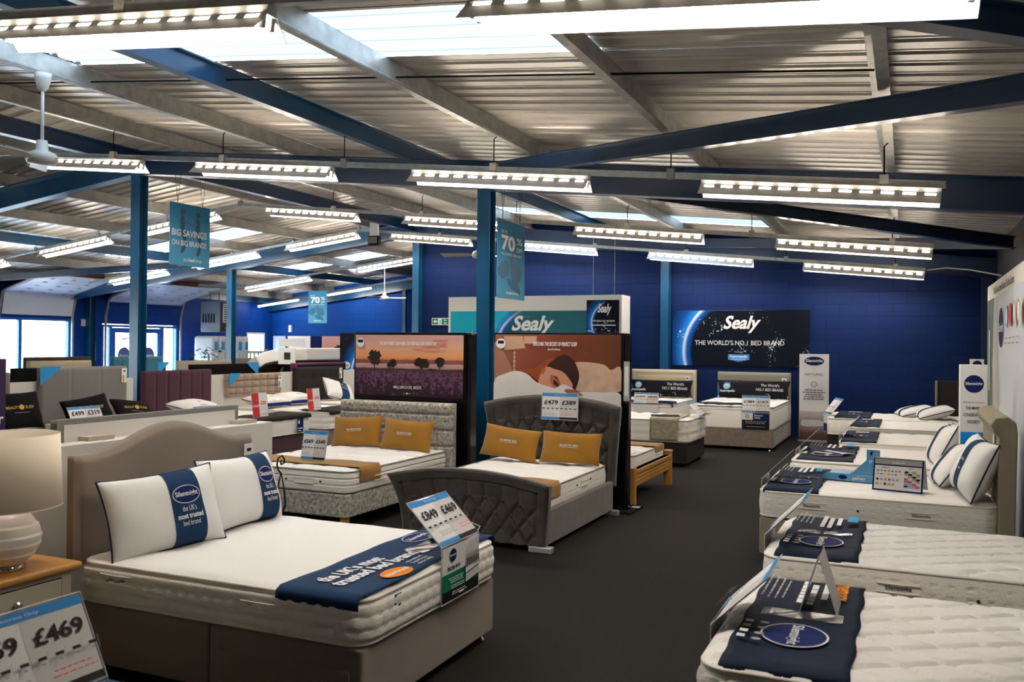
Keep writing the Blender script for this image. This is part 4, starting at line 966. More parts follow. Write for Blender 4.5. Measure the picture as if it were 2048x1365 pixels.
# ---- hanging banners
def hang(label, org, right, w, h, items, m, ztop, wire=True):
    e = board('hanging_banner', label, 'banner', org, right, (0, 0, 1), w, h, items, m, thick=.006)
    for s in (-.62, .62):
        b = B(); b.tube([(s * w / 2, h / 2, -.003), (s * w / 2 - .06, h / 2 + ztop, -.003)], .0025, blackm, 5); b.tube([(s * w / 2, h / 2, -.003), (s * w / 2 + .06, h / 2 + ztop, -.003)], .0025, blackm, 5); b.build('hanging_string', e)
    return e
bl = grad_y('banner blue print', [(0, '#5aa6cc'), (.35, '#4f97bf'), (.7, '#3a7fa6'), (1, '#2f7094')], lo=-.45, hi=.45)
dk, dk2 = mat('banner shadow print', '#2a4a66', .5), mat('banner mid print', '#39698c', .5)
def kid(x, y, s, f):
    return [blob([(x - .035 * s, y + .30 * s), (x + .03 * s, y + .32 * s), (x + .045 * s, y + .26 * s), (x - .03 * s, y + .24 * s)], dk), blob([(x - .045 * s, y + .2 * s), (x + .03 * s, y + .21 * s), (x + .03 * s, y + .02 * s), (x - .04 * s, y + .02 * s)], dk),
            blob([(x + f * .03 * s, y + .17 * s), (x + f * .16 * s, y + .12 * s), (x + f * .16 * s, y + .1 * s), (x + f * .02 * s, y + .13 * s)], dk2), blob([(x - .04 * s, y + .02 * s), (x + .04 * s, y + .02 * s), (x + .07 * s, y - .16 * s), (x + .02 * s, y - .3 * s), (x - .03 * s, y - .3 * s), (x + .01 * s, y - .14 * s)], dk)]
items = kid(-.14, .05, .95, 1) + kid(.14, .03, .95, -1) + [('t', 'BIG SAVINGS', -.02, -.02, .125, P['w'], dict(b=.8, w=.64)), ('t', 'ON BIG BRANDS', -.02, -.15, .105, P['w'], dict(b=.6, w=.64)), ('t', 'the', -.085, -.36, .07, P['w'], {}), ('t', 'bed', .02, -.36, .07, P['w'], dict(b=2)), ('t', 'shop', .145, -.36, .07, P['w'], {})]
hang('blue hanging banner with two boys reading big savings on big brands', (-9.0, 9.15, 3.135), FX, .74, .85, items, bl, .42)
bearish = [blob([(-.25, -.05), (-.1, .02), (-.05, -.1), (-.18, -.2), (-.3, -.12)], dk2), blob([(0, -.02), (.15, .0), (.22, -.14), (.1, -.25), (-.02, -.15)], dk2), blob([(-.05, .1), (.03, .1), (.02, -.05), (-.04, -.05)], dk2), blob([(-.1, -.2), (.1, -.22), (.2, -.35), (0, -.3)], dk2)]
def pct(w, h): return [i if i[0] != 'p' else ('p', [(x * w / .6, y * h / .9 - .03 * h) for x, y in i[1]], i[2]) for i in bearish] + [('t', 'UP TO', -w * .27, h * .33, h * .06, P['w'], {}), ('t', '70', -w * .13, h * .13, h * .25, P['w'], dict(b=2, w=w * .48)), ('t', '%', w * .28, h * .22, h * .13, P['w'], dict(b=.5, w=w * .22)), ('t', 'OFF', w * .28, h * .125, h * .08, P['w'], dict(b=.4, w=w * .22)),
                    ('t', 'PLUS FREE DELIVERY', 0, h * .055, h * .045, P['w'], dict(w=w * .74)), ('t', 'thebedshop', w * .02, -h * .44, h * .055, P['w'], dict(b=.8, w=w * .44))]
hang('blue hanging banner reading 70% off beside the middle blue column', (-4.22, 9.32, 2.66), FX, .78, .90, pct(.78, .9), bl, .62)
hang('blue hanging banner reading 70% off in the far left bay', (-12.95, 17.3, 2.54), (1, .15, 0), .50, .78, pct(.5, .78), bl, 1.1)

# ---- beds behind: far wall pair
BW = ('the', )
def bolster(label, org, right, w, h):
    dkp = planet('pillow planet print', -.30, -.25, .34, dark='#0b0a12')
    return pillow(label, org, right, (0, .35, 1), w, h, .13, mat('dark printed satin', '#0a0810', .7), band=(-w * .49, w * .49, dkp), prints=[('e', -w * .36, .045, .075, .065, P['lb']), ('e', -w * .36, .045, .05, .035, P['w']), ('t', 'Sealy', -w * .36, .03, .045, P['k'], dict(b=1, w=.08)), ('t', 'Posturepedic', -w * .35, -.07, .065, P['w'], dict(b=1, w=.3)),
                  ('t', "The World's", w * .24, .045, .075, P['w'], dict(w=.34)), ('t', 'NO.1 BED BRAND', w * .24, -.04, .075, P['w'], dict(w=.5))])
cream = mat('cream faux leather', '#cfc0a0', .45); gg = mat('sage grey fabric', '#8d8b7d', .9, bump=FB)
e = divan('divan_bed', 'divan bed with cream piped headboard against the far wall', (-4.33, 16.80, 0), -PI / 2, 1.83, 1.26, .05, .30, brownv)
hb_panel(e, 1.28, .3, 1.22, .1, cream, 'pipe', tagc=(.48, 1.0, 't'))
mattress('quilted mattress on the far bed with the cream headboard', (-4.33, 15.91, .302), -PI / 2, 1.84, 1.26, .38, 'tuft', 'lines', q=.2, pipe=pipeg, pillowtop=True)
bolster('dark bolster pillow printed no.1 bed brand before the cream headboard', (-4.33, 16.64, .86), (1, 0, 0), 1.24, .34)
holder('price sign showing 1479 and 899 pounds on the cream headboard bed', (-4.15, 14.93, .66), (1, 0, 0), .44, .2, .26, .2, '£1479', '£899', product='plain')
xrunner('dark printed runner over the foot of the cream headboard bed', .69, -4.9, -3.72, 15.0, 15.4, 0, .06, navyd)
e = divan('divan_bed', 'mushroom plush divan bed with sage grey headboard beneath the wide planet poster', (-2.62, 16.86, 0), -PI / 2, 2.36, 1.36, .05, .33, brownv)
hb_panel(e, 1.34, .3, 1.2, .1, gg, 'band', tagc=(.56, 1.0, 'n'))
mattress('deep pillow-top mattress under the wide planet poster', (-2.62, 15.72, .332), -PI / 2, 2.4, 1.36, .39, 'tuft', 'lines', q=.2, pipe=pipeg, pillowtop=True, extra=[('handle', 'x+', -.42, .27)])
bolster('dark bolster pillow printed no.1 bed brand before the sage grey headboard', (-2.6, 16.68, .88), (1, 0, 0), 1.34, .36)
xrunner('blue space-printed runner on the mattress beneath the wide planet poster', .725, -3.2, -2.1, 14.62, 15.0, 0, 0, navyd)
holder('price sign showing 1859 and 1419 pounds at the foot of the mushroom bed', (-2.21, 14.49, .62), (1, 0, 0), .44, .27, .29, .12, '£1859', '£1419', product='dark')
# dark divan seen from the side and oak frame bed
e = divan('divan_bed', 'charcoal divan bed whose foot juts into the aisle before the far wall', (-4.75, 12.57, 0), 0, 2.0, 1.14, .05, .33, darkf, drawers=False)
mattress('cream tufted mattress with side handle on the charcoal divan', (-3.74, 12.57, .332), 0, 2.02, 1.16, .33, 'tuft', 'rows', q=.24, pipe=pipeg, extra=[('handle', 'y-', -.1, .18), ('vent', 'y-', .1, .18)])
e = thing('bed_runner', 'beige velvet runner hanging over the corner of the charcoal divan mattress', 'bed runner')
def brf(u, v):
    x = -3.27 + .40 * u; s = v * 1.05
    return (x + .01 * math.sin(s * 9), 12.57 - .598 - .004, .665 - (.30 - s) if s < .3 else 0) if 0 else ((x, 11.965, .37 + s) if s < .3 else (x, 11.965 + (s - .3) * 1.05, .675 + .004 * math.sin(s * 20)))
B().grid(brf, 12, 30, mat('beige crushed velvet', '#a39b84', .6, var=.25, vs=22)).build('cloth', e, smooth=True, thick=.004)
holder('leaning price holder on the foot of the charcoal divan', (-2.69, 12.75, .66), FX, .40, .28, .30, .75, '', '', product=None)
e = thing('price_holder', 'small plum sign in a clear base standing on the charcoal divan', 'price sign', (-3.9, 12.4, .68)); B().box(-.05, .05, -.04, .04, 0, .015, acryl).build('base', e); b = B().prism([(-.02, .01), (.0, .01), (-.05, .30), (-.07, .30)], lambda u, v, w: (u, w, v), -.08, .08, mat('plum card', '#5b4048', .5)); b.build('card', e)
e = thing('magazine', 'dark brochure lying on the charcoal divan mattress', 'brochure', (-3.15, 12.35, .682), .3); B().box(-.2, .2, -.12, .12, 0, .006, P['bk']).build('cover', e)
e = thing('oak_bed', 'honey oak slatted frame bed beside the black stand in the aisle', 'bed', (-2.62, 9.66, 0))
for y in (-.77, .77): B().box(-.045, .045, y - .045, y + .045, 0, .40, oak).build('leg', e, bevel=.006)
r = B(); r.box(-.035, .035, -.725, .725, .2, .37, oak); r.box(-.045, .05, -.725, .725, .33, .37, oak); r.box(.035, .04, -.725, .725, .25, .262, P['gold']); r.box(.035, .04, -.725, .725, .29, .3, P['gold']); r.build('foot_rail', e, bevel=.004)
B().box(-.05, .05, .715, .825, .40, .425, oak).build('post_cap', e, bevel=.005)
for y in (-.77, .77): B().box(-1.7, -.045, y - .02, y + .02, .2, .33, oak).build('side_rail', e, bevel=.004)
B().box(-1.68, -.05, -.73, .73, .27, .29, oak).build('slat_base', e)
mattress('cream mattress in the honey oak frame bed', (-3.50, 9.74, .292), 0, 1.68, 1.30, .215, 'tuft', 'tufts', q=.25, pipe=pipeg, extra=[('vent', 'y-', .4, .1)])
e = thing('bed_runner', 'mustard runner over the foot of the oak bed', 'bed runner')
def orf2(u, v):
    s = u * 1.36; x = -3.9 + s
    return (x, 9.96 + .40 * v, .512 + .003 * math.sin(v * 17)) if s < 1.24 else (-2.652, 9.96 + .40 * v, .508 - (s - 1.24) * .9)
B().grid(orf2, 48, 12, mustard).build('cloth', e, smooth=True, thick=.004)
# roll-up banner and other standing boards
bedph = grad_y('bedroom photo print', [(0, '#4a3430'), (.25, '#5c4640'), (.4, '#8f7a78'), (.7, '#a89a9a'), (1, '#d8d2d0')], noise=.12, ns=6, lo=-.77, hi=-.25)
its = [('r', -.245, .245, -.765, -.25, bedph), blob([(-.2, -.42), (-.05, -.4), (.15, -.42), (.2, -.5), (-.18, -.52)], P['g']), ('r', -.19, -.18, -.5, -.33, P['g']), ('r', -.19, .0, -.34, -.33, P['g'])] + oval(0, .645, .175, .085) + [('t', 'THE', 0, .47, .02, P['m'], {}), ('t', 'NATURAL', 0, .39, .055, P['k'], dict(w=.31)), ('t', 'COLLECTION', 0, .355, .018, P['m'], {}), ('e', 0, .23, .06, .06, P['g']), ('e', 0, .23, .05, .05, P['m']), ('e', 0, .23, .042, .042, P['g'])] + textlines(-.19, .19, [.12, .08, .04, .0, -.04], .014, P['k'], seed=8)
e = board('rollup_banner', 'white roll-up banner reading the natural collection near the far wall', 'banner', (-1.50, 16.45, .79), (1, .05, 0), (0, 0, 1), .50, 1.54, its, P['w'], thick=.008)
B().box(-.26, .26, -.79, -.765, -.1, .1, galv).build('base', e)
its = oval(0, .60, .082, .085) + [('t', "WE'RE PROUD TO SUPPORT", 0, .43, .018, P['k'], dict(w=.17)), ('t', 'THE MARINE', 0, .375, .036, P['k'], dict(b=1, w=.13)), ('t', 'CONSERVATION', 0, .315, .036, P['k'], dict(b=1, w=.17)), ('t', 'SOCIETY', 0, .255, .036, P['k'], dict(b=1, w=.10)),
      ('r', -.104, .104, -.74, .175, grad_y('sea print', [(0, '#0d2c55'), (.45, '#0c4a8a'), (.8, '#1378c4'), (1, '#1a8fdc')], noise=.2, ns=5, lo=-.77, hi=.2)), blob([(-.06, .07), (-.01, .07), (-.005, .15), (-.03, .12)], P['w']), ('r', -.08, -.0, .055, .062, P['w']), blob([(-.0, -.1), (.04, -.03), (.09, -.04), (.1, -.13), (.03, -.15)], mat('turtle print', '#8a6a5a', .5))]
e = board('cardboard_tower', 'white and blue conservation society tower between right-hand beds', 'display', (.545, 8.72, .77), (1, .04, 0), (0, 0, 1), .215, 1.54, its, P['w'], thick=.13)
e = board('cardboard_tower', 'small white display tower mostly hidden behind the conservation society tower', 'display', (.69, 10.56, .79), (1, .04, 0), (0, 0, 1), .13, 1.56, [('e', 0, .72, .045, .045, P['n'])], P['w'], thick=.08)

# ---- right-hand wall display panel
e = thing('wall_display', 'large white display wall with sleep expert print along the right side', 'display', (.885, 9.5, 0))
B().box(0, .12, -2.55, 2.42, 0, 2.42, creamp).build('carcass', e)
b = B(); fr = lambda x, y, w: (-w, -x, y)
photo = grad_y('couple photo print', [(0, '#4a5a50'), (.3, '#2f5a45'), (.55, '#8d8f88'), (.75, '#d8cfc6'), (1, '#ded9d6')], noise=.35, ns=1.6, ax=1, lo=-2.4, hi=2.4)
gw = grad_y('pale print', [(0, '#cfd2dc'), (.4, '#dcdde4'), (1, '#e6e2e2')], noise=.1, ns=1.2, ax=1, lo=-2.4, hi=2.4)
its = [('r', -2.38, 2.52, .0, 2.25, gw), ('r', -2.38, -1.3, .0, 2.25, mat('green grey photo print', '#5f6f66', .5, var=.5, vs=1.8)), ('p', [(-1.75, 0), (-1.6, .8), (-1.7, 1.5), (-1.55, 2.25), (-1.1, 2.25), (-.95, 1.2), (-1.1, 0)], mat('pale curtain print', '#cfc8c0', .5, var=.08, vs=2)),
       ('r', -2.15, -2.05, 1.2, 1.9, P['w']), ('r', -2.25, -1.9, .5, .9, P['g']), ('r', -2.0, -1.95, 1.3, 1.7, P['t'])]
its += [('e', -.72, 1.90, .26, .22, P['w']), ('e', -.72, 1.90, .245, .205, P['n']), ('t', 'Silentnight', -.72, 1.86, .13, P['w'], dict(b=1, w=.44)), ('t', "The UK's most trusted bed brand. The Sleep Experts", -.55, 2.29, .1, P['k'], dict(b=1, w=2.0))]
for k, c in enumerate(('lb', 'r', 'm', 'gold')):
    x = -.15 + k * .42; its += [('e', x, 2.0, .11, .11, P[c]), ('e', x, 2.0, .08, .08, P['w'] if c != 'r' else P['r'])] + textlines(x - .14, x + .14, [1.78, 1.73], .015, P['m'], seed=20 + k)
printed(b, its, fr); b.build('print', e)
# ---- right-hand row of beds, heads to the display wall
def rbed(lab, foot, y0, y1, head, zb, m, mlab, H, quilt, side, q, extra=None, split=True, pt=False, fine=False):
    yc = (y0 + y1) / 2; L = head - foot
    e = divan('divan_bed', lab, (head, yc, 0), PI, L, y1 - y0, .05, zb - .002, m, drawers=False, split=split)
    mattress(mlab, ((head + foot) / 2, yc, zb), PI, L, y1 - y0 + .02, H, quilt, side, q=q, extra=extra, pillowtop=pt, fine=fine)
    return e
def prun(label, foot, inset, length, y0, y1, zt, hang, m, style, prm=1):
    """printed cloth over the foot of a right-hand bed; reads from the aisle"""
    e = thing('foot_cloth', label, 'bed runner'); x0 = foot + inset; W_ = y1 - y0; yc = (y0 + y1) / 2
    def f(x, y, w):
        s = yc - x                              # world y
        wv = .0015 * math.sin(x * 21 + y * 7) * math.sin(y * 17 + x * 5)
        if s < y0 - .002: return (x0 + y, y0 - .018 - w, zt - (y0 - s) + .0)
        return (x0 + y, s, zt + .006 + abs(wv) + w - .012 * max(0, 1 - abs(s - y0) / .05) ** 2)
    b = B(); b.grid(lambda u, v: f(-W_ / 2 + (W_ + hang) * u, length * v + .005 * math.sin(u * 23 + v * 3), 0), 60, 14, m); b.build('cloth', e, smooth=True, thick=.003)
    near = W_ / 2 + hang; q = B(); L_ = length
    its = []
    if style != 'faint':
        its += [('e', W_ * .22, L_ * .5, .135 * L_ / .42, .12 * L_ / .42, P['w']), ('e', W_ * .22, L_ * .5, .127 * L_ / .42, .112 * L_ / .42, P['n']), ('t', 'Silentnight', W_ * .22, L_ * .465, .058 * L_ / .42, P['w'], dict(b=1, w=.225 * L_ / .42))]
        for k in range(4): its += [('r', W_ * .12 + k * .07, W_ * .12 + k * .07 + .035, L_ * .05, L_ * .12, P['w']), ('e', W_ * .14 + k * .075, L_ * .22, .014, .018, P['m'])]
        o = P['o'] if style == 'memory' else P['cy']
        its += [('t', {'memory': 'memory', 'geltex': 'geltex'}.get(style, ''), -W_ * .33, L_ * .74, .10 * L_ / .42, o, dict(b=1.5, w=.26 * L_ / .42)), ('r', -W_ * .42, -W_ * .2, L_ * .62, L_ * .68, P['w'])] + textlines(-W_ * .42, -W_ * .06, [L_ * .51, L_ * .42], .026, P['w'], seed=int(y0 * 7))
        if style == 'pocket': its.append(('r', -W_ * .44, -W_ * .27, L_ * .76, L_ * .9, P['cy']))
        its += textlines(-W_ * .42, -W_ * .04, [L_ * .28, L_ * .22, L_ * .16, L_ * .10], .008, P['m'], seed=int(y0 * 10))
        its = [i for i in its]
    else: its += [('e', W_ * .1, L_ * .5, .12, .08, P['w']), ('e', W_ * .1, L_ * .5, .112, .073, P['n']), ('t', 'Silentnight', W_ * .1, L_ * .47, .05, P['w'], dict(b=1, w=.18)), ('r', -W_ * .3, -W_ * .22, L_ * .3, L_ * .7, P['w']), ('r', -W_ * .18, -W_ * .16, L_ * .3, L_ * .6, P['m'])]
    F = lambda x, y, w: f(x, y, w)
    def FF(x, y, w): return f(x, y, w + .007)
    printed(q, its, FF, off=.004, step=.001); q.build('lettering', e)
    if style != 'faint':
        q = B(); q.grid(lambda u, v: FF(-W_ * .05 + W_ * .09 * u, L_ * (.14 + .72 * v), .005 + .002 * math.sin(v * 8 + u * 3) ** 2), 6, 20, mirr); q.build('plastic_pocket', e, smooth=True)
    return e
HND = lambda p, z: ('handle', 'y+', p, z, 'Silentnight')
rbed('oatmeal divan bed nearest the camera in the right-hand row', -.66, 3.08, 4.28, 1.24, .33, oat, 'diamond quilted mattress nearest the camera on the right', .25, 'diamond', 'hex', .30, fine=True)
prun('navy memory collection foot cloth on the nearest right-hand mattress', -.66, .07, .43, 3.10, 4.27, .585, .05, navyd, 'memory')
rbed('oatmeal divan bed second in the right-hand row', -.70, 4.88, 5.98, 1.2, .32, oat, 'diamond quilted mattress with label handles, second in the right-hand row', .25, 'diamond', 'tufts', .30, fine=True, extra=[HND(.28, .14), ('vent', 'y+', -.08, .12), HND(-.45, .14)])
prun('navy printed foot cloth on the second right-hand mattress', -.70, .06, .42, 4.90, 5.97, .575, .03, navyd, 'pocket')
e = rbed('oatmeal divan bed with scrolled headboard in the right-hand row', -1.05, 7.10, 8.44, .60, .34, oat, 'tufted-side mattress with two handles before the scrolled headboard', .225, 'wave', 'tufts', .3, fine=True, extra=[HND(.43, .12), ('vent', 'y+', .1, .11), HND(-.33, .11)])
h = B(); h.prism([(0, .1), (.10, .1), (.12, 1.08), (.11, 1.16), (.06, 1.2), (-.02, 1.19), (-.05, 1.14), (-.03, 1.08), (0, 1.05)], lambda u, v, w: (-u, w, v), -.70, .70, oat); h.build('headboard', e, bevel=.012)
b = B(); printed(b, [('r', -.05, .05, -.12, .12, P['w'])], lambda x, y, w: (.012 + w, .45 + x, .98 + y)); b.build('swing_tag', e)
prun('navy gel foot cloth beside the pale blue counter stand', -1.05, .03, .41, 7.12, 8.42, .567, .03, navyd, 'geltex')
rbed('divan bed fourth in the right-hand row', -1.03, 9.0, 10.4, .84, .34, oat, 'plain cream mattress fourth in the right-hand row', .24, 'plain', 'hex', .3)
prun('dark foot cloth with brochures on the fourth right-hand mattress', -1.03, .05, .52, 9.02, 10.39, .582, .0, navyd, 'pocket')
rbed('divan bed fifth in the right-hand row', -.70, 10.72, 12.05, .84, .36, darkf, 'square tufted mattress fifth in the right-hand row', .25, 'tuft', 'rows', .26)
prun('dark foot cloth on the fifth right-hand mattress', -.70, .02, .38, 10.75, 12.0, .613, .03, navyd, 'faint')
rbed('divan bed sixth in the right-hand row', -.70, 12.35, 13.65, .84, .40, darkf, 'deep tufted mattress sixth in the right-hand row', .25, 'tuft', 'rows', .3)
prun('dark foot cloth on the sixth right-hand mattress', -.70, .03, .36, 12.4, 13.6, .653, .03, navyd, 'faint')
rbed('dark divan bed farthest in the right-hand row near the roll-up banner', -1.08, 13.95, 15.2, .84, .37, darkf, 'tufted mattress farthest in the right-hand row', .27, 'tuft', 'lines', .2)
prun('black foot cloth on the farthest right-hand mattress', -1.08, .1, .5, 13.97, 15.18, .643, .02, navyd, 'faint')
B_ = lambda s: s
holder('clear price holder edge-on at the nearest right-hand bed', (-.685, 3.62, .60), BX, .40, .30, .28, .80, '', '', product='plain')
holder('clear price holder edge-on at the second right-hand bed', (-.725, 5.32, .615), BX, .42, .31, .30, .78, '', '', product='plain')
holder('clear price holder edge-on at the foot of the gel mattress bed', (-1.075, 7.6, .60), BX, .42, .29, .28, .78, '', '', product='plain')
holder('clear price holder edge-on at the fourth right-hand bed', (-1.055, 9.85, .60), BX, .42, .29, .28, .78, '', '', product='plain')
holder('clear price holder at the fifth right-hand bed, leaning over its foot', (-.725, 11.3, .64), BX, .42, .30, .28, .78, '', '', product='plain')
holder('price holder with blue card at the farthest right-hand bed', (-1.105, 14.3, .66), (.35, -1, 0), .42, .30, .28, .65, '', '', product='plain')
# pillows of the right-hand row
bnd = lambda a, c: (a, c, navyc)
pillow('large white pillow with navy band leaning on the scrolled headboard', (.47, 7.36, .80), (.15, -1, -.05), (.42, .0, 1), .62, .46, .20, pilw, band=bnd(-.02, .10), pipe=pipen, prints=[('t', 'Silentnight', .04, .02, .03, P['w'], dict(w=.08)), ('r', .02, .07, -.05, -.04, P['w'])])
pillow('white banded pillow behind the large one at the scrolled headboard', (.34, 8.0, .73), (.1, -1, .1), (.75, .15, 1), .60, .42, .17, pilw, band=bnd(-.02, .10), pipe=pipen)
pillow('white banded pillow at the head of the fourth right-hand bed', (.32, 9.35, .76), (.1, -1, .05), (.5, .1, 1), .60, .42, .17, pilw, band=bnd(-.02, .10), pipe=pipen)
pillow('white banded pillow leaning behind on the fourth right-hand bed', (.38, 9.95, .74), (.1, -1, .05), (.55, .1, 1), .60, .40, .16, pilw, band=bnd(-.02, .10), pipe=pipen)
pillow('white banded pillow, left of two on the farthest right-hand mattress', (.12, 14.8, .71), (.2, -1, 0), (1, .2, .25), .62, .5, .16, pilw, band=bnd(-.04, .10), pipe=pipen)
pillow('white banded pillow, right of two on the farthest right-hand mattress', (.38, 14.35, .73), (.1, -1, 0), (1, .1, .3), .62, .5, .17, pilw, band=bnd(-.04, .10), pipe=pipen)
e = thing('loose_headboard', 'dark headboard with lit edge painted pale leaning on the far right wall', 'headboard', (.5, 16.9, 0)); B().box(0, .62, 0, .1, 0, 1.12, mat('dark brown leather', '#2a2421', .5)).build('panel', e, bevel=.01); B().box(-.04, 0, -.02, .1, 0, 1.12, oat).build('edge', e, bevel=.008)  # pale edge strip imitates light falling on the headboard's side
# counter items on the gel bed
e = thing('swatch_chart', 'folded tent card of fabric colours on the mattress by the scrolled headboard', 'card'); frame(e, (-.06, 7.335, .578), (1, -.18, -.0), (0, 0, 1))
U = lambda x, y, w: (x, y * .97 + w * .25, -y * .25 + w * .97)
b = B(); b.prism([(-.18, 0), (.18, 0), (.18, .25), (-.18, .25)], U, -.004, 0, P['n']); b.build('front_leaf', e)
b = B(); b.prism([(-.18, 0), (.18, 0), (.18, .25), (-.18, .25)], lambda x, y, w: (x, y * .97, -.125 - .115 + y * .5 - .0 + w), -.004, 0, P['g']) ; b.build('back_leaf', e)
its = [('r', -.168, .168, .012, .195, P['w']), ('r', -.17, .17, .205, .245, P['m']), ('t', 'headboards', 0, .216, .02, P['w'], dict(b=1, w=.09)), ('t', 'headboards', -.09, .178, .012, P['k'], dict(b=1)), ('t', 'fabrics', .09, .178, .012, P['k'], dict(b=1))]
cols = ['k', 'm', 'gold', 'r', 'n', 'm', 'k', 'g', 'lb', 'pk', 'o', 'bk']
for r_ in range(2):
    for k in range(7 - r_): its.append(('r', -.15 + k * .026, -.136 + k * .026, .15 - r_ * .026, .157 - r_ * .026, P[cols[(k * 3 + r_) % 12]]))
for r_ in range(2):
    for k in range(6 - r_): its.append(('r', -.152 + k * .029, -.136 + k * .029, .078 - r_ * .035, .095 - r_ * .035, P[cols[(k * 5 + r_ * 2) % 12]]))
for r_ in range(7):
    for k in range(4):
        if (r_ * 4 + k) % 5 != 3: its.append(('r', .05 + k * .028, .077 + k * .028, .145 - r_ * .018, .16 - r_ * .018, P[cols[(r_ * 5 + k * 7) % 12]]))
b = B(); printed(b, its, U, off=.001, step=.0005); b.build('printed_sheet', e)
lbl = mat('sky blue card', '#5d9cc6', .45)
e = thing('counter_stand', 'pale blue cardboard counter stand on the gel mattress', 'display'); frame(e, (-.42, 7.86, .575), (1, -.25, 0), (0, 0, 1))
b = B(); b.prism([(-.2, 0), (.2, 0), (.2, .06), (-.15, .06), (-.19, .04)], lambda u, v, w: (u, v, w), -.11, .11, lbl); b.build('tray', e, bevel=.004)
b = B(); b.box(.10, .2, .06, .25, -.11, -.10, lbl); b.prism([(.0, .06), (.2, .06), (.2, .2), (.14, .2)], lambda u, v, w: (u, v, w), -.098, -.09, lbl); b.build('back_card', e)
b = B(); b.prism([(.2, .06), (.2, .25), (.205, .25), (.205, .06)], lambda u, v, w: (u, v, w), -.11, .09, lbl); b.prism([(.02, .06), (.2, .06), (.2, .17)], lambda u, v, w: (u, v, w), .09, .1, lbl); b.build('side_card', e)
b = B(); printed(b, [('e', -.03, .03, .035, .018, P['n']), ('t', 'geltex', .1, .02, .035, P['w'], dict(b=2, w=.11))], lambda x, y, w: (x, y, .11 + w)); b.build('print', e); b = B(); printed(b, [('e', .15, .22, .02, .018, P['n']), ('t', 'gel', .15, .14, .05, P['w'], dict(b=2))], lambda x, y, w: (x, y, -.09 + w)); b.build('print', e)
e = thing('brochures', 'white brochures spread on the fourth right-hand foot cloth', 'brochure', (-.75, 9.45, .60), .3)
for k, (x, y, r_) in enumerate(((0, 0, .2), (.12, .06, -.5), (.2, -.05, .9))): B().box(-.1, .1, -.04, .04, .004 * k, .004 * k + .004, P['w']).build('leaflet', e, loc=(x, y, .004)).rotation_euler = (0, .1, r_)
e = thing('tent_card', 'white tent card seen edge-on on the nearest navy foot cloth', 'card', (-.32, 3.87, .597), 0)
b = B(); b.prism([(-.075, 0), (-.07, 0), (.003, .235), (-.002, .235)], lambda u, v, w: (u, w, v), -.11, .10, acryle); b.build('left_leaf', e); b = B(); b.prism([(.075, 0), (.07, 0), (-.002, .235), (.003, .235)], lambda u, v, w: (u, w, v), -.11, .10, P['w']); b.build('right_leaf', e)

# ================================================================ LEFT HALF OF THE SHOP
wp = mat('white partition', '#e9e2d8', .6)
tag(B().box(-4.26, -4.14, 1.6, 5.02, 0, 1.11, wp).build('partition', bevel=.004), 'low white partition behind the taupe headboard', 'partition')
def seg(y0, y1, label):
    tag(B().box(-10.12, -10.04, y0, y1, 0, 1.15, wp).build('partition'), label, 'partition', 'low white partitions down the middle of the shop')
seg(5.5, 9.15, 'low white partition left of the left blue column, behind the grey headboard'); seg(9.45, 15.2, 'low white partition right of the left blue column, behind the purple and beige headboards')
# headboard seen from the back over the near partition
e = divan('divan_bed', 'divan bed beyond the low partition, its pale headboard back rising behind the taupe bed', (-4.36, 4.1, 0), PI, 1.9, 1.40, .05, .33, greyf, drawers=False)
hb_panel(e, 1.44, .55, 1.235, .08, greyf, 'plain', backm=None)
B().box(-.088, -.081, -.68, .68, .6, 1.205, wp).build('lining_panel', e)
for y in (-.72, .5): B().box(-.17, -.02, y - .09, y + .09, 1.112, 1.135, mat('pale wood strut', '#b9ad9c', .6)).build('strut', e)
mattress('cream mattress hidden behind the low partition near the camera', (-5.33, 4.1, .332), PI, 1.88, 1.38, .25, 'plain', 'rows', q=.3, n=20)
# dark purple display board at the left edge of the frame
e = thing('display_board', 'dark purple display board cut by the left edge of the picture', 'display', (-6.4, 4.22, 0)); B().box(-.06, 0, -.4, .38, 0, 1.53, dpurple).build('panel', e)
b = B(); printed(b, [('t', 'r', .34, 1.03, .11, P['w'], dict(b=1))], lambda x, y, w: (w, x, y)); b.build('lettering', e)

def lbed(name_l, yc, Wd, hbst, z0, z1, m, mlab, zt=.63, x=-9.95, tagc=None, basem=None, side='rows', L=1.9, quilt='tuft', hbw=None, pt=False):
    e = divan('divan_bed', name_l, (x, yc, 0), 0, L, Wd, .05, .35, basem or m, drawers=False)
    hb_panel(e, hbw or Wd + .02, z0, z1, .075, m, hbst, tagc=tagc)
    mattress(mlab, (x + L / 2 + .02, yc, .352), 0, L, Wd, zt - .352, quilt, side, q=.3, n=26, pillowtop=pt)
    return e
e = lbed('grey divan bed with three-panel headboard left of the left blue column', 8.30, 1.34, 'three', .6, 1.33, greyf, 'cream mattress on the bed with the grey three-panel headboard', tagc=(.60, 1.2, 'gold'))
e = lbed('aubergine divan bed with channelled headboard right of the left blue column', 9.94, 1.34, 'channels', .3, 1.25, purple, 'striped-side mattress with dark cloth on the aubergine bed', side='lines', pt=True)
e = lbed('mushroom divan bed with square-tufted beige headboard', 11.65, 1.34, 'cube', .80, 1.155, beigef, 'cream mattress on the bed with the square-tufted beige headboard', basem=brownv, tagc=(.58, 1.0, 'b'))
e = lbed('charcoal divan bed with buttoned dark headboard left of the sunset heath stand', 13.42, 1.45, 'row', .3, 1.235, darkf, 'cream mattress on the bed with the buttoned dark headboard', tagc=(.60, 1.1, 'k'))
e = lbed('mauve divan bed partly hidden by the dark purple display board', 6.55, 1.34, 'three', .3, 1.28, mat('mauve fabric', '#7d6a70', .9, bump=FB), 'cream mattress of the bed beside the dark purple display board', tagc=(.5, 1.12, 'gold'))
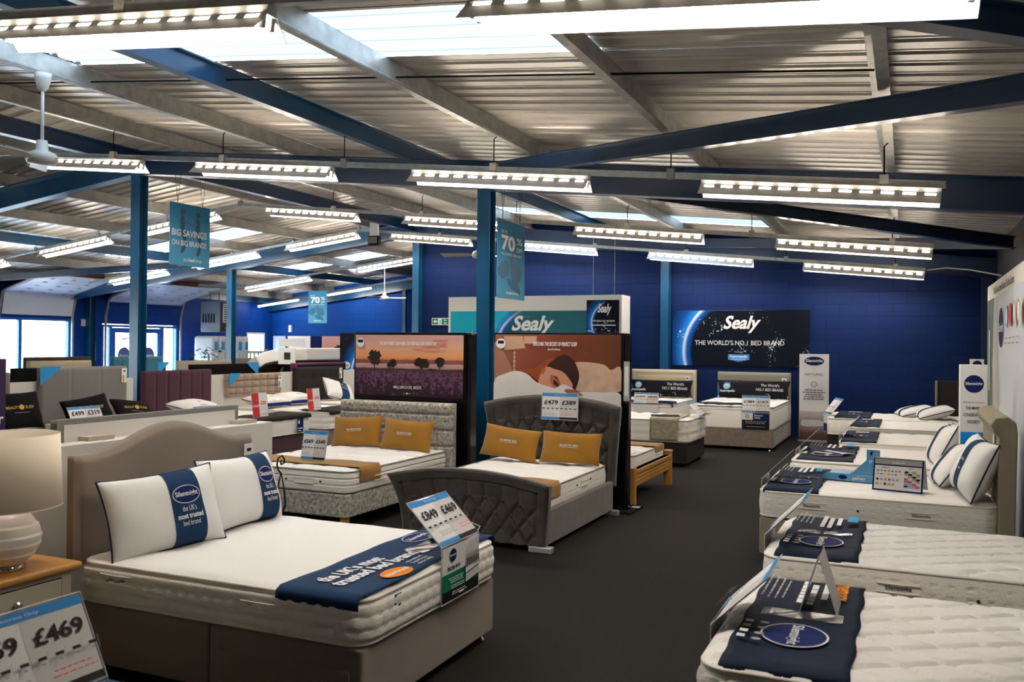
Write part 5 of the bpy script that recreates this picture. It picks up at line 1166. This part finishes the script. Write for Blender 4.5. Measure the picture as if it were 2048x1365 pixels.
gold = lambda s=1: [('t', 'BEAUTY', -.12 * s, .0, .055 * s, P['gold'], dict(b=.6)), ('e', 0, .018, .035 * s, .035 * s, P['gold']), ('t', 'SLEEP', .115 * s, .0, .055 * s, P['gold'], dict(b=.6)), ('r', -.12 * s, .1 * s, -.05, -.046, P['m'])]
bp = mat('black satin pillow', '#060608', .85, bump=('noise', 8, .2))
pillow('black gold-lettered pillow, left of two before the grey headboard', (-9.58, 8.02, .76), (.05, 1, .13), (-.45, 0, 1), .66, .42, .16, bp, prints=gold(), crease=.006)
pillow('black gold-lettered pillow slumped, right of two before the grey headboard', (-9.50, 8.68, .72), (.05, 1, -.12), (-.9, 0, 1), .62, .40, .15, bp, prints=gold(.9), crease=.006)
pillow('black gold-lettered pillow beside the dark purple display board', (-9.60, 7.05, .84), (0, 1, 0), (-.35, 0, 1), .60, .46, .16, bp, prints=gold(.9))
def flatp(label, x, y, z, rz=0, w=.68):
    e = pillow(label, (x, y, z), (math.sin(rz), math.cos(rz), 0), (-1, 0, .16), w, .46, .17, pilw, pipe=pipen)
    o = B(); o.grid(lambda u, v: (.32 * w * math.cos(2 * PI * u) * v * 1.2, .15 * math.sin(2 * PI * u) * v * 1.2 - .02, .088 - .03 * v * v), 20, 6, mat('plastic wrap', '#dfe3e6', .12, coat=.5, bump=('noise', 12, .8))); o.build('plastic_cover', e, smooth=True)
    o = B(); o.prism([(-w * .46, -.245), (w * .46, -.245), (w * .43, -.21), (-w * .43, -.21)], lambda a, c, d: (a, c, d), -.03, .02, P['n']); o.build('navy_gusset', e, bevel=.01); return e
flatp('white plastic-wrapped pillow lying on the aubergine bed', -9.45, 9.72, .735)
flatp('white plastic-wrapped pillow, left of two on the beige-headboard bed', -9.35, 11.2, .735)
flatp('white plastic-wrapped pillow, right of two on the beige-headboard bed', -9.4, 11.95, .74, .1)
pillow('white banded pillow leaning on the buttoned dark headboard', (-9.5, 13.35, .80), (.3, 1, -.3), (-.8, .2, 1), .66, .44, .18, pilw, band=(-.02, .16, navyc), pipe=pipen, prints=[('t', 'Silentnight', .07, .06, .04, P['w'], dict(w=.15)), ('r', .0, .14, .0, .01, P['w'])])
def fcloth(label, x0, x1, y0, y1, zt, m, hang=.09):
    e = thing('foot_cloth', label, 'bed runner'); Wd = y1 - y0
    B().grid(lambda u, v: ((lambda s: (x0 + s + .012 * math.sin(v * 13), y0 + Wd * v, zt + .004 + .003 * math.sin(v * 21)) if s < x1 - x0 else (x1 + .014, y0 + Wd * v, zt - (s - x1 + x0) - .008 * math.sin(v * 17) ** 2))(u * (x1 - x0 + hang))), 18, 30, m).build('cloth', e, smooth=True, thick=.003); return e
fcloth('dark cloth over the foot of the aubergine bed mattress', -8.55, -8.02, 9.3, 10.57, .635, darkf, .05)
fcloth('dark cloth over the foot of the beige-headboard bed mattress', -8.6, -8.02, 11.02, 12.3, .635, darkf, .05)
e = thing('brand_label', 'navy label hanging on the foot of the aubergine bed mattress', 'label', (-8.01, 10.3, .48)); b = B(); printed(b, [('r', -.07, .07, -.1, .1, P['n']), ('e', -.03, .05, .02, .03, P['w']), ('r', -.05, .05, -.05, -.035, P['w']), ('r', -.05, .02, -.08, -.07, P['w'])], lambda x, y, w: (w + .016, x, y)); b.build('printed_tag', e)
holder('price sign showing 499 and 319 pounds before the black pillows', (-8.98, 7.55, .64), FX, .46, .27, 0, .5, '£499', '£319', big=.3)
holder('price sign showing 439 and 299 pounds at the grey headboard bed foot', (-8.06, 8.60, .645), FX, .44, .24, 0, .5, '£439', '£299', big=.3)
holder('red clearance sign on the aubergine bed foot', (-8.12, 9.60, .645), (-.1, 1, 0), .36, .34, 0, .12, '', '£250', red=True)
holder('red clearance sign on the beige-headboard bed', (-8.25, 10.98, .64), (-.1, 1, 0), .36, .34, 0, .12, '', '£600', red=True)
holder('small price sign showing 839 pounds beside the sunset heath stand', (-8.3, 12.95, .645), FX, .36, .26, 0, .4, '', '£839', big=.25)
# blue corner pads on headboards
cb = mat('blue corner wrap', '#1f8fd0', .4)
def corner(label, x, y, z, s=1, sz=.3):
    b = B(); b.prism([(0, 0), (s * sz, 0), (s * sz * .85, -.05), (0, -sz * .8)], lambda u, v, w: (x + w, y + u, z + v), 0, .012, cb); e = tag(b.build('corner_wrap'), label, 'packaging')
    return e
corner('blue corner wrap on the grey three-panel headboard', -9.935, 7.60, 1.345); corner('blue corner wrap on the square-tufted beige headboard', -9.925, 10.96, 1.17, 1, .26)

# backs of the headboards of the next row
def hback(label, y0, y1, z1, m, x=-10.22, xt=.08, style='plain'):
    e = thing('headboard', label, 'headboard', (x, (y0 + y1) / 2, 0)); w = (y1 - y0) / 2
    B().box(-xt, 0, -w, w, 0, z1, m).build('panel', e, bevel=.015, seg=3)
    return e
hback('black headboard back above the partition, left of the grey headboard', 7.45, 8.9, 1.32, blackf)
e = hback('black headboard back above the partition between purple and beige headboards', 10.45, 11.95, 1.315, blackf); corner('blue corner wrap on the black headboard back', -10.205, 11.97, 1.33, -1, .28)
e = hback('plum headboard behind the buttoned dark headboard', 12.95, 14.6, 1.30, mat('plum velvet', '#5c1f48', .6)); 
B().box(.001, .006, -.72, .8, .05, 1.26, blackf).build('lining', e)
e = hback('small grey curved headboard between dark headboard and sunset heath stand', 15.3, 16.6, 1.22, greyf, x=-10.6)
def far(label, x, y0, y1, z1, m, style, mlab, bm=None):
    e = divan('divan_bed', label, (x, (y0 + y1) / 2, 0), 0, 1.9, y1 - y0, .05, .34, bm or m, drawers=False); hb_panel(e, y1 - y0, .3, z1, .08, m, style)
    mattress(mlab, (x + .97, (y0 + y1) / 2, .342), 0, 1.9, y1 - y0, .25, 'plain', 'plain', n=14); return e
far('beige-backed divan bed in the row near the shop window', -13.9, 10.42, 11.72, 1.31, mat('stone fabric', '#b3a58f', .9, bump=FB), 'three', 'mattress of the beige-backed bed near the shop window')
hback('dark headboard back behind the beige one near the shop window', 10.5, 11.85, 1.375, mat('dark olive fabric', '#3a3630', .9), x=-14.1)
far('teal divan bed with channelled headboard before the entrance', -14.1, 12.35, 13.6, 1.37, mat('teal velvet', '#14596b', .6, sheen=.3), 'channels', 'mattress of the teal bed before the entrance')
corner('blue corner wrap low beside the teal headboard', -13.7, 13.1, 1.26, 1, .3)
far('oatmeal divan bed right of the teal bed', -13.9, 13.85, 15.45, 1.27, oat, 'plain', 'mattress of the oatmeal bed right of the teal bed')
e = hback('rounded dark and cream headboard left of the oatmeal bed', 13.35, 14.1, 1.22, darkf, x=-14.5)
far('olive-grey divan bed before the small window', -15.4, 17.2, 18.8, 1.27, mat('olive grey fabric', '#6d695c', .9, bump=FB), 'plain', 'mattress of the olive-grey bed before the small window')
# adjustable bed, raised
e = thing('adjustable_bed', 'adjustable bed with its cream mattress raised and bent', 'bed', (-13.0, 16.35, 0))
def bent(path, th, y0, y1, m, name, par):
    b = B(); n = len(path); up_ = []
    for i in range(n):
        a = Vector(path[max(0, i - 1)]); c = Vector(path[min(n - 1, i + 1)]); t = (c - a).normalized(); up_.append(Vector((-t.y, t.x)))
    poly = [tuple(Vector(p) + u * th) for p, u in zip(path, up_)][::-1] + list(path)
    for i in range(n - 1):
        q = [path[i], path[i + 1], tuple(Vector(path[i + 1]) + up_[i + 1] * th), tuple(Vector(path[i]) + up_[i] * th)]
        b.prism(q, lambda u, v, w: (u, w, v), y0, y1, m)
    return b.build(name, par, bevel=.03, seg=3, weld=True)
pth = [(-1.35, .45), (-1.0, .62), (-.6, .90), (-.3, 1.10), (-.12, 1.20), (.12, 1.25), (.5, 1.27), (1.0, 1.29)]
bent(pth, .27, -.7, .7, tick, 'mattress_body', e); bent([(x, z - .055) for x, z in pth], .05, -.72, .72, darkf, 'tilting_frame', e)
b = B(); b.prism([(-.62, .895), (-.28, 1.125), (-.42, 1.36), (-.75, 1.13)], lambda u, v, w: (u, w, v), -.74, .74, mat('grey satin panel', '#a7a2a0', .5)); b.build('side_panel', e, bevel=.01)
B().box(-1.5, .6, -.7, .7, 0, .42, darkf).build('base', e, bevel=.01)
for x in (-.4, .3): B().tube([(x, 0, .4), (x + .2, 0, 1.18)], .03, galvd, 8).build('lifting_arm', e)
e = thing('info_card', 'hanging info card over the edge of the raised adjustable mattress', 'card', (-12.35, 15.49, 1.3)); B().box(-.28, .18, -.012, 0, -.1, .26, P['w']).build('card', e); B().box(-.12, .05, -.016, -.012, .0, .16, P['k']).build('print', e)
e = thing('info_board', 'small pale sign above the raised adjustable bed', 'card', (-12.6, 15.9, 1.56)); B().box(-.35, .35, -.01, 0, .03, .2, P['g']).build('card', e)
# slatted grey frames
gw_ = mat('grey painted wood', '#8d9396', .5)
def slatbed(label, x, y, w, z1, rz):
    e = thing('slatted_bed', label, 'bed', (x, y, 0), rz)
    for s in (-1, 1): B().box(s * w / 2 - .04, s * w / 2 + .04, -.04, .04, 0, z1 + .05, gw_).build('post', e, bevel=.005)
    B().box(-w / 2, w / 2, -.02, .02, z1 - .08, z1, gw_).build('top_rail', e); B().box(-w / 2, w / 2, -.02, .02, z1 - .55, z1 - .47, gw_).build('lower_rail', e)
    n = int(w / .14)
    for i in range(1, n): B().box(-w / 2 + w * i / n - .025, -w / 2 + w * i / n + .025, -.012, .012, z1 - .48, z1 - .07, gw_).build('slat', e)
    return e
slatbed('grey slatted bed end right of the far blue column', -17.4, 20.0, 1.3, 1.43, 0)
slatbed('grey slatted bed end behind the adjustable bed, right side', -14.75, 20.0, .95, 1.48, 0)
slatbed('tall grey bunk bed end at the sunset poster on the far wall', -14.3, 21.0, 1.0, 1.60, .2)
tag(B().box(-16.7, -15.3, 20.2, 20.26, 0, 1.37, oat).build('headboard'), 'pale brown headboard between the two grey slatted bed ends', 'headboard')
# posters along the far left wall
def pb(label, x0, x1, its, face, y=25.38, z0=.0, z1=1.91):
    return board('poster_board', label, 'poster', ((x0 + x1) / 2, y, (z0 + z1) / 2), (1, 0, 0), (0, 0, 1), x1 - x0, z1 - z0, its, face, thick=.03)
k = 25.38 / 24.9
pb('pale blue blank panel in the far left corner', -20.95, -20.4, [], mat('pale blue print', '#b9c6e6', .5))
pb('white text poster on the far left wall', -20.3, -19.3, [('r', -.5, -.44, -.8, .8, P['o']), ('r', -.25, .25, .7, .74, P['k']), ('p', [(-.3, .45), (.35, .5), (.45, .1), (-.15, .05)], P['g']), ('r', -.1, .35, .3, .34, P['m'])], P['w'])
pb('dark navy panel between two posters on the far left wall', -19.25, -18.85, [], P['n'])
pb('sunset lake poster on the far left wall behind the bunk bed', -18.8, -17.3, tr(-.05, .2, .35, .45, 9), grad_y('sunset print two', [(0, '#2a2030'), (.45, '#4a3a4c'), (.52, '#c9a09c'), (.6, '#6d4a50'), (.64, '#f0a878'), (1, '#e2aaa8')], noise=.03, lo=-.8, hi=.8))
# heater, upright mattresses, plant
e = thing('warm_air_heater', 'wall-hung grey warm air heater with white louvred outlet near the far blue column', 'heater', (-19.6, 21.2, 1.98))
B().box(-.78, 0, 0, .62, 0, .97, mat('grey enamel', '#7f868f', .4)).build('cabinet', e, bevel=.01); B().box(0, .02, .03, .59, .02, .95, mat('dark brown grille', '#3a3230', .5)).build('front_plate', e)
f = B()
for (a, c, z0, z1) in ((.10, .52, .30, .34), (.10, .52, .86, .90), (.10, .14, .30, .90), (.48, .52, .30, .90)): f.box(.02, .045, a, c, z0, z1, white)
f.build('outlet_frame', e)
for i in range(7): b = B(); b.box(.02, .05, .14, .48, .38 + i * .07, .41 + i * .07, white); b.build('louvre', e)
b = B(); printed(b, [('r', .16, .46, .08, .2, P['bk']), ('t', 'Combat', .31, .11, .08, P['w'], dict(b=1, w=.22))], lambda x, y, w: (.021 + w, x, y)); b.build('nameplate', e)
for i in range(5): B().box(-.70 + i * .11, -.64 + i * .11, -.004, 0, .3, .58, P['k']).build('vent_slot', e)
for y in (.12, .5): B().tube([(-.5, y, .97), (-.5, y, 1.5)], .012, blackm, 6).build('hanger_rod', e)
proto = thing('upright_mattress', 'upright wrapped mattress nearest in the stack under the heater', 'mattress', (-19.5, 20.82, 0), group='mattresses stood upright')
B().box(-.8, 0, 0, .27, .0, 1.86, mat('white mattress wrap', '#dfe0e2', .35, bump=('noise', 5, .6))).build('body', proto, bevel=.09, seg=4); B().box(.001, .006, .06, .2, 1.42, 1.68, P['b']).build('side_label', proto)
for i, y in enumerate((21.12, 21.42, 21.9, 22.2)): copy_tree(proto, (-19.5, y, 0), ['second upright mattress in the stack under the heater', 'third upright mattress in the stack under the heater', 'upright mattress seen just right of the far blue column, nearer one', 'last upright mattress beside the small far window'][i])
e = thing('potted_plant', 'dark green leafy plant before the upright mattresses', 'plant', (-17.6, 18.6, 0))
B().lathe([(0, .02), (.16, .02), (.2, .5), (.18, .5), (0, .45)], mat('dark pot', '#2b2b2e', .5), n=20).build('pot', e, smooth=True); B().tube([(0, 0, .45), (.02, 0, .9), (0, .03, 1.3)], .02, mat('plant stem', '#4a3d28', .8), 6).build('stem', e)
lf = B(); gr = mat('dark leaf green', '#1d3a30', .4); rl = random.Random(5)
for i in range(150):
    a, rr_ = rl.uniform(0, 2 * PI), rl.uniform(.05, .5); z = 1.05 + .55 * rl.random() - rr_ * .4; x, y = rr_ * math.cos(a), rr_ * math.sin(a); l = rl.uniform(.08, .16); t = rl.uniform(-.6, .6)
    d = Vector((math.cos(a + t), math.sin(a + t), rl.uniform(-.7, .3))).normalized(); s = d.cross(Vector((rl.random(), rl.random(), 1))).normalized() * l * .28; p = Vector((x, y, z))
    lf.add([p, p + d * l * .5 + s, p + d * l, p + d * l * .5 - s], [(0, 1, 2, 3)], gr)
lf.build('foliage', e)
tag(B().box(-21.09, -21.05, 17.38, 17.56, 2.08, 2.28, white).build('alarm_box'), 'white alarm box on the blue pier by the entrance', 'box'); tag(B().box(-21.09, -21.05, 17.64, 17.74, 2.2, 2.36, white).build('sensor_box'), 'small white sensor beside the alarm box on the pier', 'box')
e = thing('wall_notice', 'narrow pale notice low on the blue pier by the entrance', 'sign', (-21.09, 17.78, 1.1)); B().box(0, .015, -.09, .09, 0, .5, P['w']).build('card', e)
tag(B().box(-20.3, -20.18, 25.42, 25.48, 2.05, 2.3, white).build('sensor_box'), 'small white detector on the wall in the far left corner', 'box')
tag(B().box(1.3, 1.39, 15.9, 16.0, 2.55, 2.75, white).build('sensor_box'), 'small white detector at the top of the far right corner', 'box')
tag(B().tube([(.3, 16.3, 3.0), (.6, 16.3, 3.03), (.95, 16.2, 2.98), (1.38, 16.0, 2.86)], .012, white, 6).build('cable_conduit'), 'white cable curving from the last lighting rail to the right wall', 'cable')

# ================================================================ LEFT FOREGROUND
e = thing('bedside_cabinet', 'putty bedside cabinet with honey oak top and glass knob', 'bedside table', (-3.69, 2.72, 0))
B().box(-.42, -.02, -.30, .30, .04, .565, greige).build('body', e, bevel=.004)
B().box(-.47, .02, -.34, .335, .565, .60, oak).build('top', e, bevel=.014, seg=3)
B().box(-.44, -.0, -.32, .32, 0, .06, greige).build('plinth', e, bevel=.004)
for k, (z0, z1) in enumerate(((.40, .53), (.24, .38), (.08, .22))):
    d = B().box(-.022, -.012, -.24, .24, z0, z1, greige).build('drawer_front', e, bevel=.003)
    B().box(-.0225, -.0195, -.246, .246, z0 - .006, z1 + .006, P['k']).build('painted_shadow_gap', e)  # dark slab stands in for the shade round each drawer
    kn = B().lathe([(0, .035), (.012, .034), (.02, .024), (.018, .014), (.008, .006), (.012, 0)], mat('cut glass knob', '#cdb9a8', .1, .6), n=10); o = kn.build('knob', d, loc=(-.012, .0, (z0 + z1) / 2)); o.rotation_euler = (0, PI / 2, 0)
e = thing('table_lamp', 'ribbed white ceramic table lamp with cream drum shade', 'lamp', (-3.86, 2.78, .601))
B().lathe([(0, 0), (.085, 0), (.088, .012), (.08, .028), (0, .028)], chrome, n=36).build('base', e, smooth=True)
prof = [(0, .028), (.07, .028)]
for i in range(46):
    t = i / 45; z = .03 + .235 * t; r0 = .155 * math.sin(PI * (.16 + .68 * t)) ** .75; saw = (t * 5.2) % 1; prof.append((r0 * (.965 + .05 * saw), z))
prof += [(.03, .275), (.02, .30), (0, .30)]
B().lathe(prof, mat('white ceramic', '#ece4da', .35), n=48).build('ceramic_body', e, smooth=True)
sh = mat('cream lampshade', '#f6e6cc', .8)
b = B(); b.lathe([(.24, .295), (.225, .635)], sh, n=64); o = b.build('shade', e, smooth=True, thick=.004)
B().tube([(.24 * math.cos(a * PI / 32), .24 * math.sin(a * PI / 32), .296) for a in range(64)], .003, sh, 6, closed=True).build('shade_rim', e)
B().tube([(0, 0, .28), (0, 0, .45)], .008, chrome, 8).build('lamp_stem', e); B().tube([(-.22, 0, .6), (.22, 0, .6)], .003, chrome, 5).build('shade_spider', e)
B().lathe([(0, .36), (.02, .37), (.03, .42), (.02, .46), (0, .47)], mat('unlit bulb', '#f2eee6', .3), n=16).build('bulb', e, smooth=True)
# nearest bed with denim-blue cloth and price holder
rbm = divan('divan_bed', 'divan bed in the lower left corner under the nearest price sign', (-4.05, 1.42, 0), 0, 1.86, 1.36, .05, .33, taupe, drawers=False)
mattress('cream mattress in the lower left corner under the blue denim cloth', (-3.12, 1.42, .332), 0, 1.84, 1.36, .235, 'plain', 'hex', n=30)
e = thing('foot_cloth', 'blue denim cloth over the foot corner of the nearest left bed', 'bed runner')
dn = mat('blue denim', '#243b55', .9, var=.25, vs=9, bump=('noise', 40, .4))
B().grid(lambda u, v: (lambda s: (-2.72 + .48 * u + .015 * math.sin(s * 11), 1.0 + s if s < 1.08 else 2.085 + .03 * math.sin((s - 1.08) * 8), .575 + .006 * math.sin(s * 13 + u * 4) if s < 1.08 else .57 - (s - 1.08)))(v * 1.28), 16, 50, dn).build('cloth', e, smooth=True, thick=.006)
holder('large price sign showing 469 pounds in the lower left corner', (-2.12, 1.64, .70), FX, .42, .26, .28, math.radians(27), '£859', '£469', product='plain', big=.24)
# wrought iron scroll stand
e = thing('scroll_stand', 'small black wrought iron scroll stand beside the low partition', 'ornament', (-3.98, 4.92, 0)); ir = mat('wrought iron', '#17120f', .5, .5)
pts = [(0, 0, .80)] + [(0, .035 * math.sin(a / 10 * 4.6) * (1.25 - a / 14) - .0, .845 - .045 * math.cos(a / 10 * 4.6) * (1.25 - a / 14)) for a in range(0, 15)]
B().tube([(0, 0, .76), (0, -.03, .79), (0, -.045, .83), (0, -.03, .875), (0, .01, .885), (0, .035, .86), (0, .03, .83), (0, .0, .825), (0, -.008, .845), (0, .006, .855)], .006, ir, 6).build('scroll', e)
for k in range(4): a = k * PI / 2; B().tube([(0, 0, .77), (.03 * math.cos(a), .03 * math.sin(a), .66), (.045 * math.cos(a), .045 * math.sin(a), .55), (.01 * math.cos(a), .01 * math.sin(a), .46)], .004, ir, 5).build('cage_wire', e)
B().tube([(0, 0, .47), (0, 0, .02)], .012, mat('pale driftwood', '#b99a72', .8), 8).build('wooden_post', e); B().lathe([(0, 0), (.09, 0), (.09, .012), (0, .02)], ir, n=20).build('base', e)
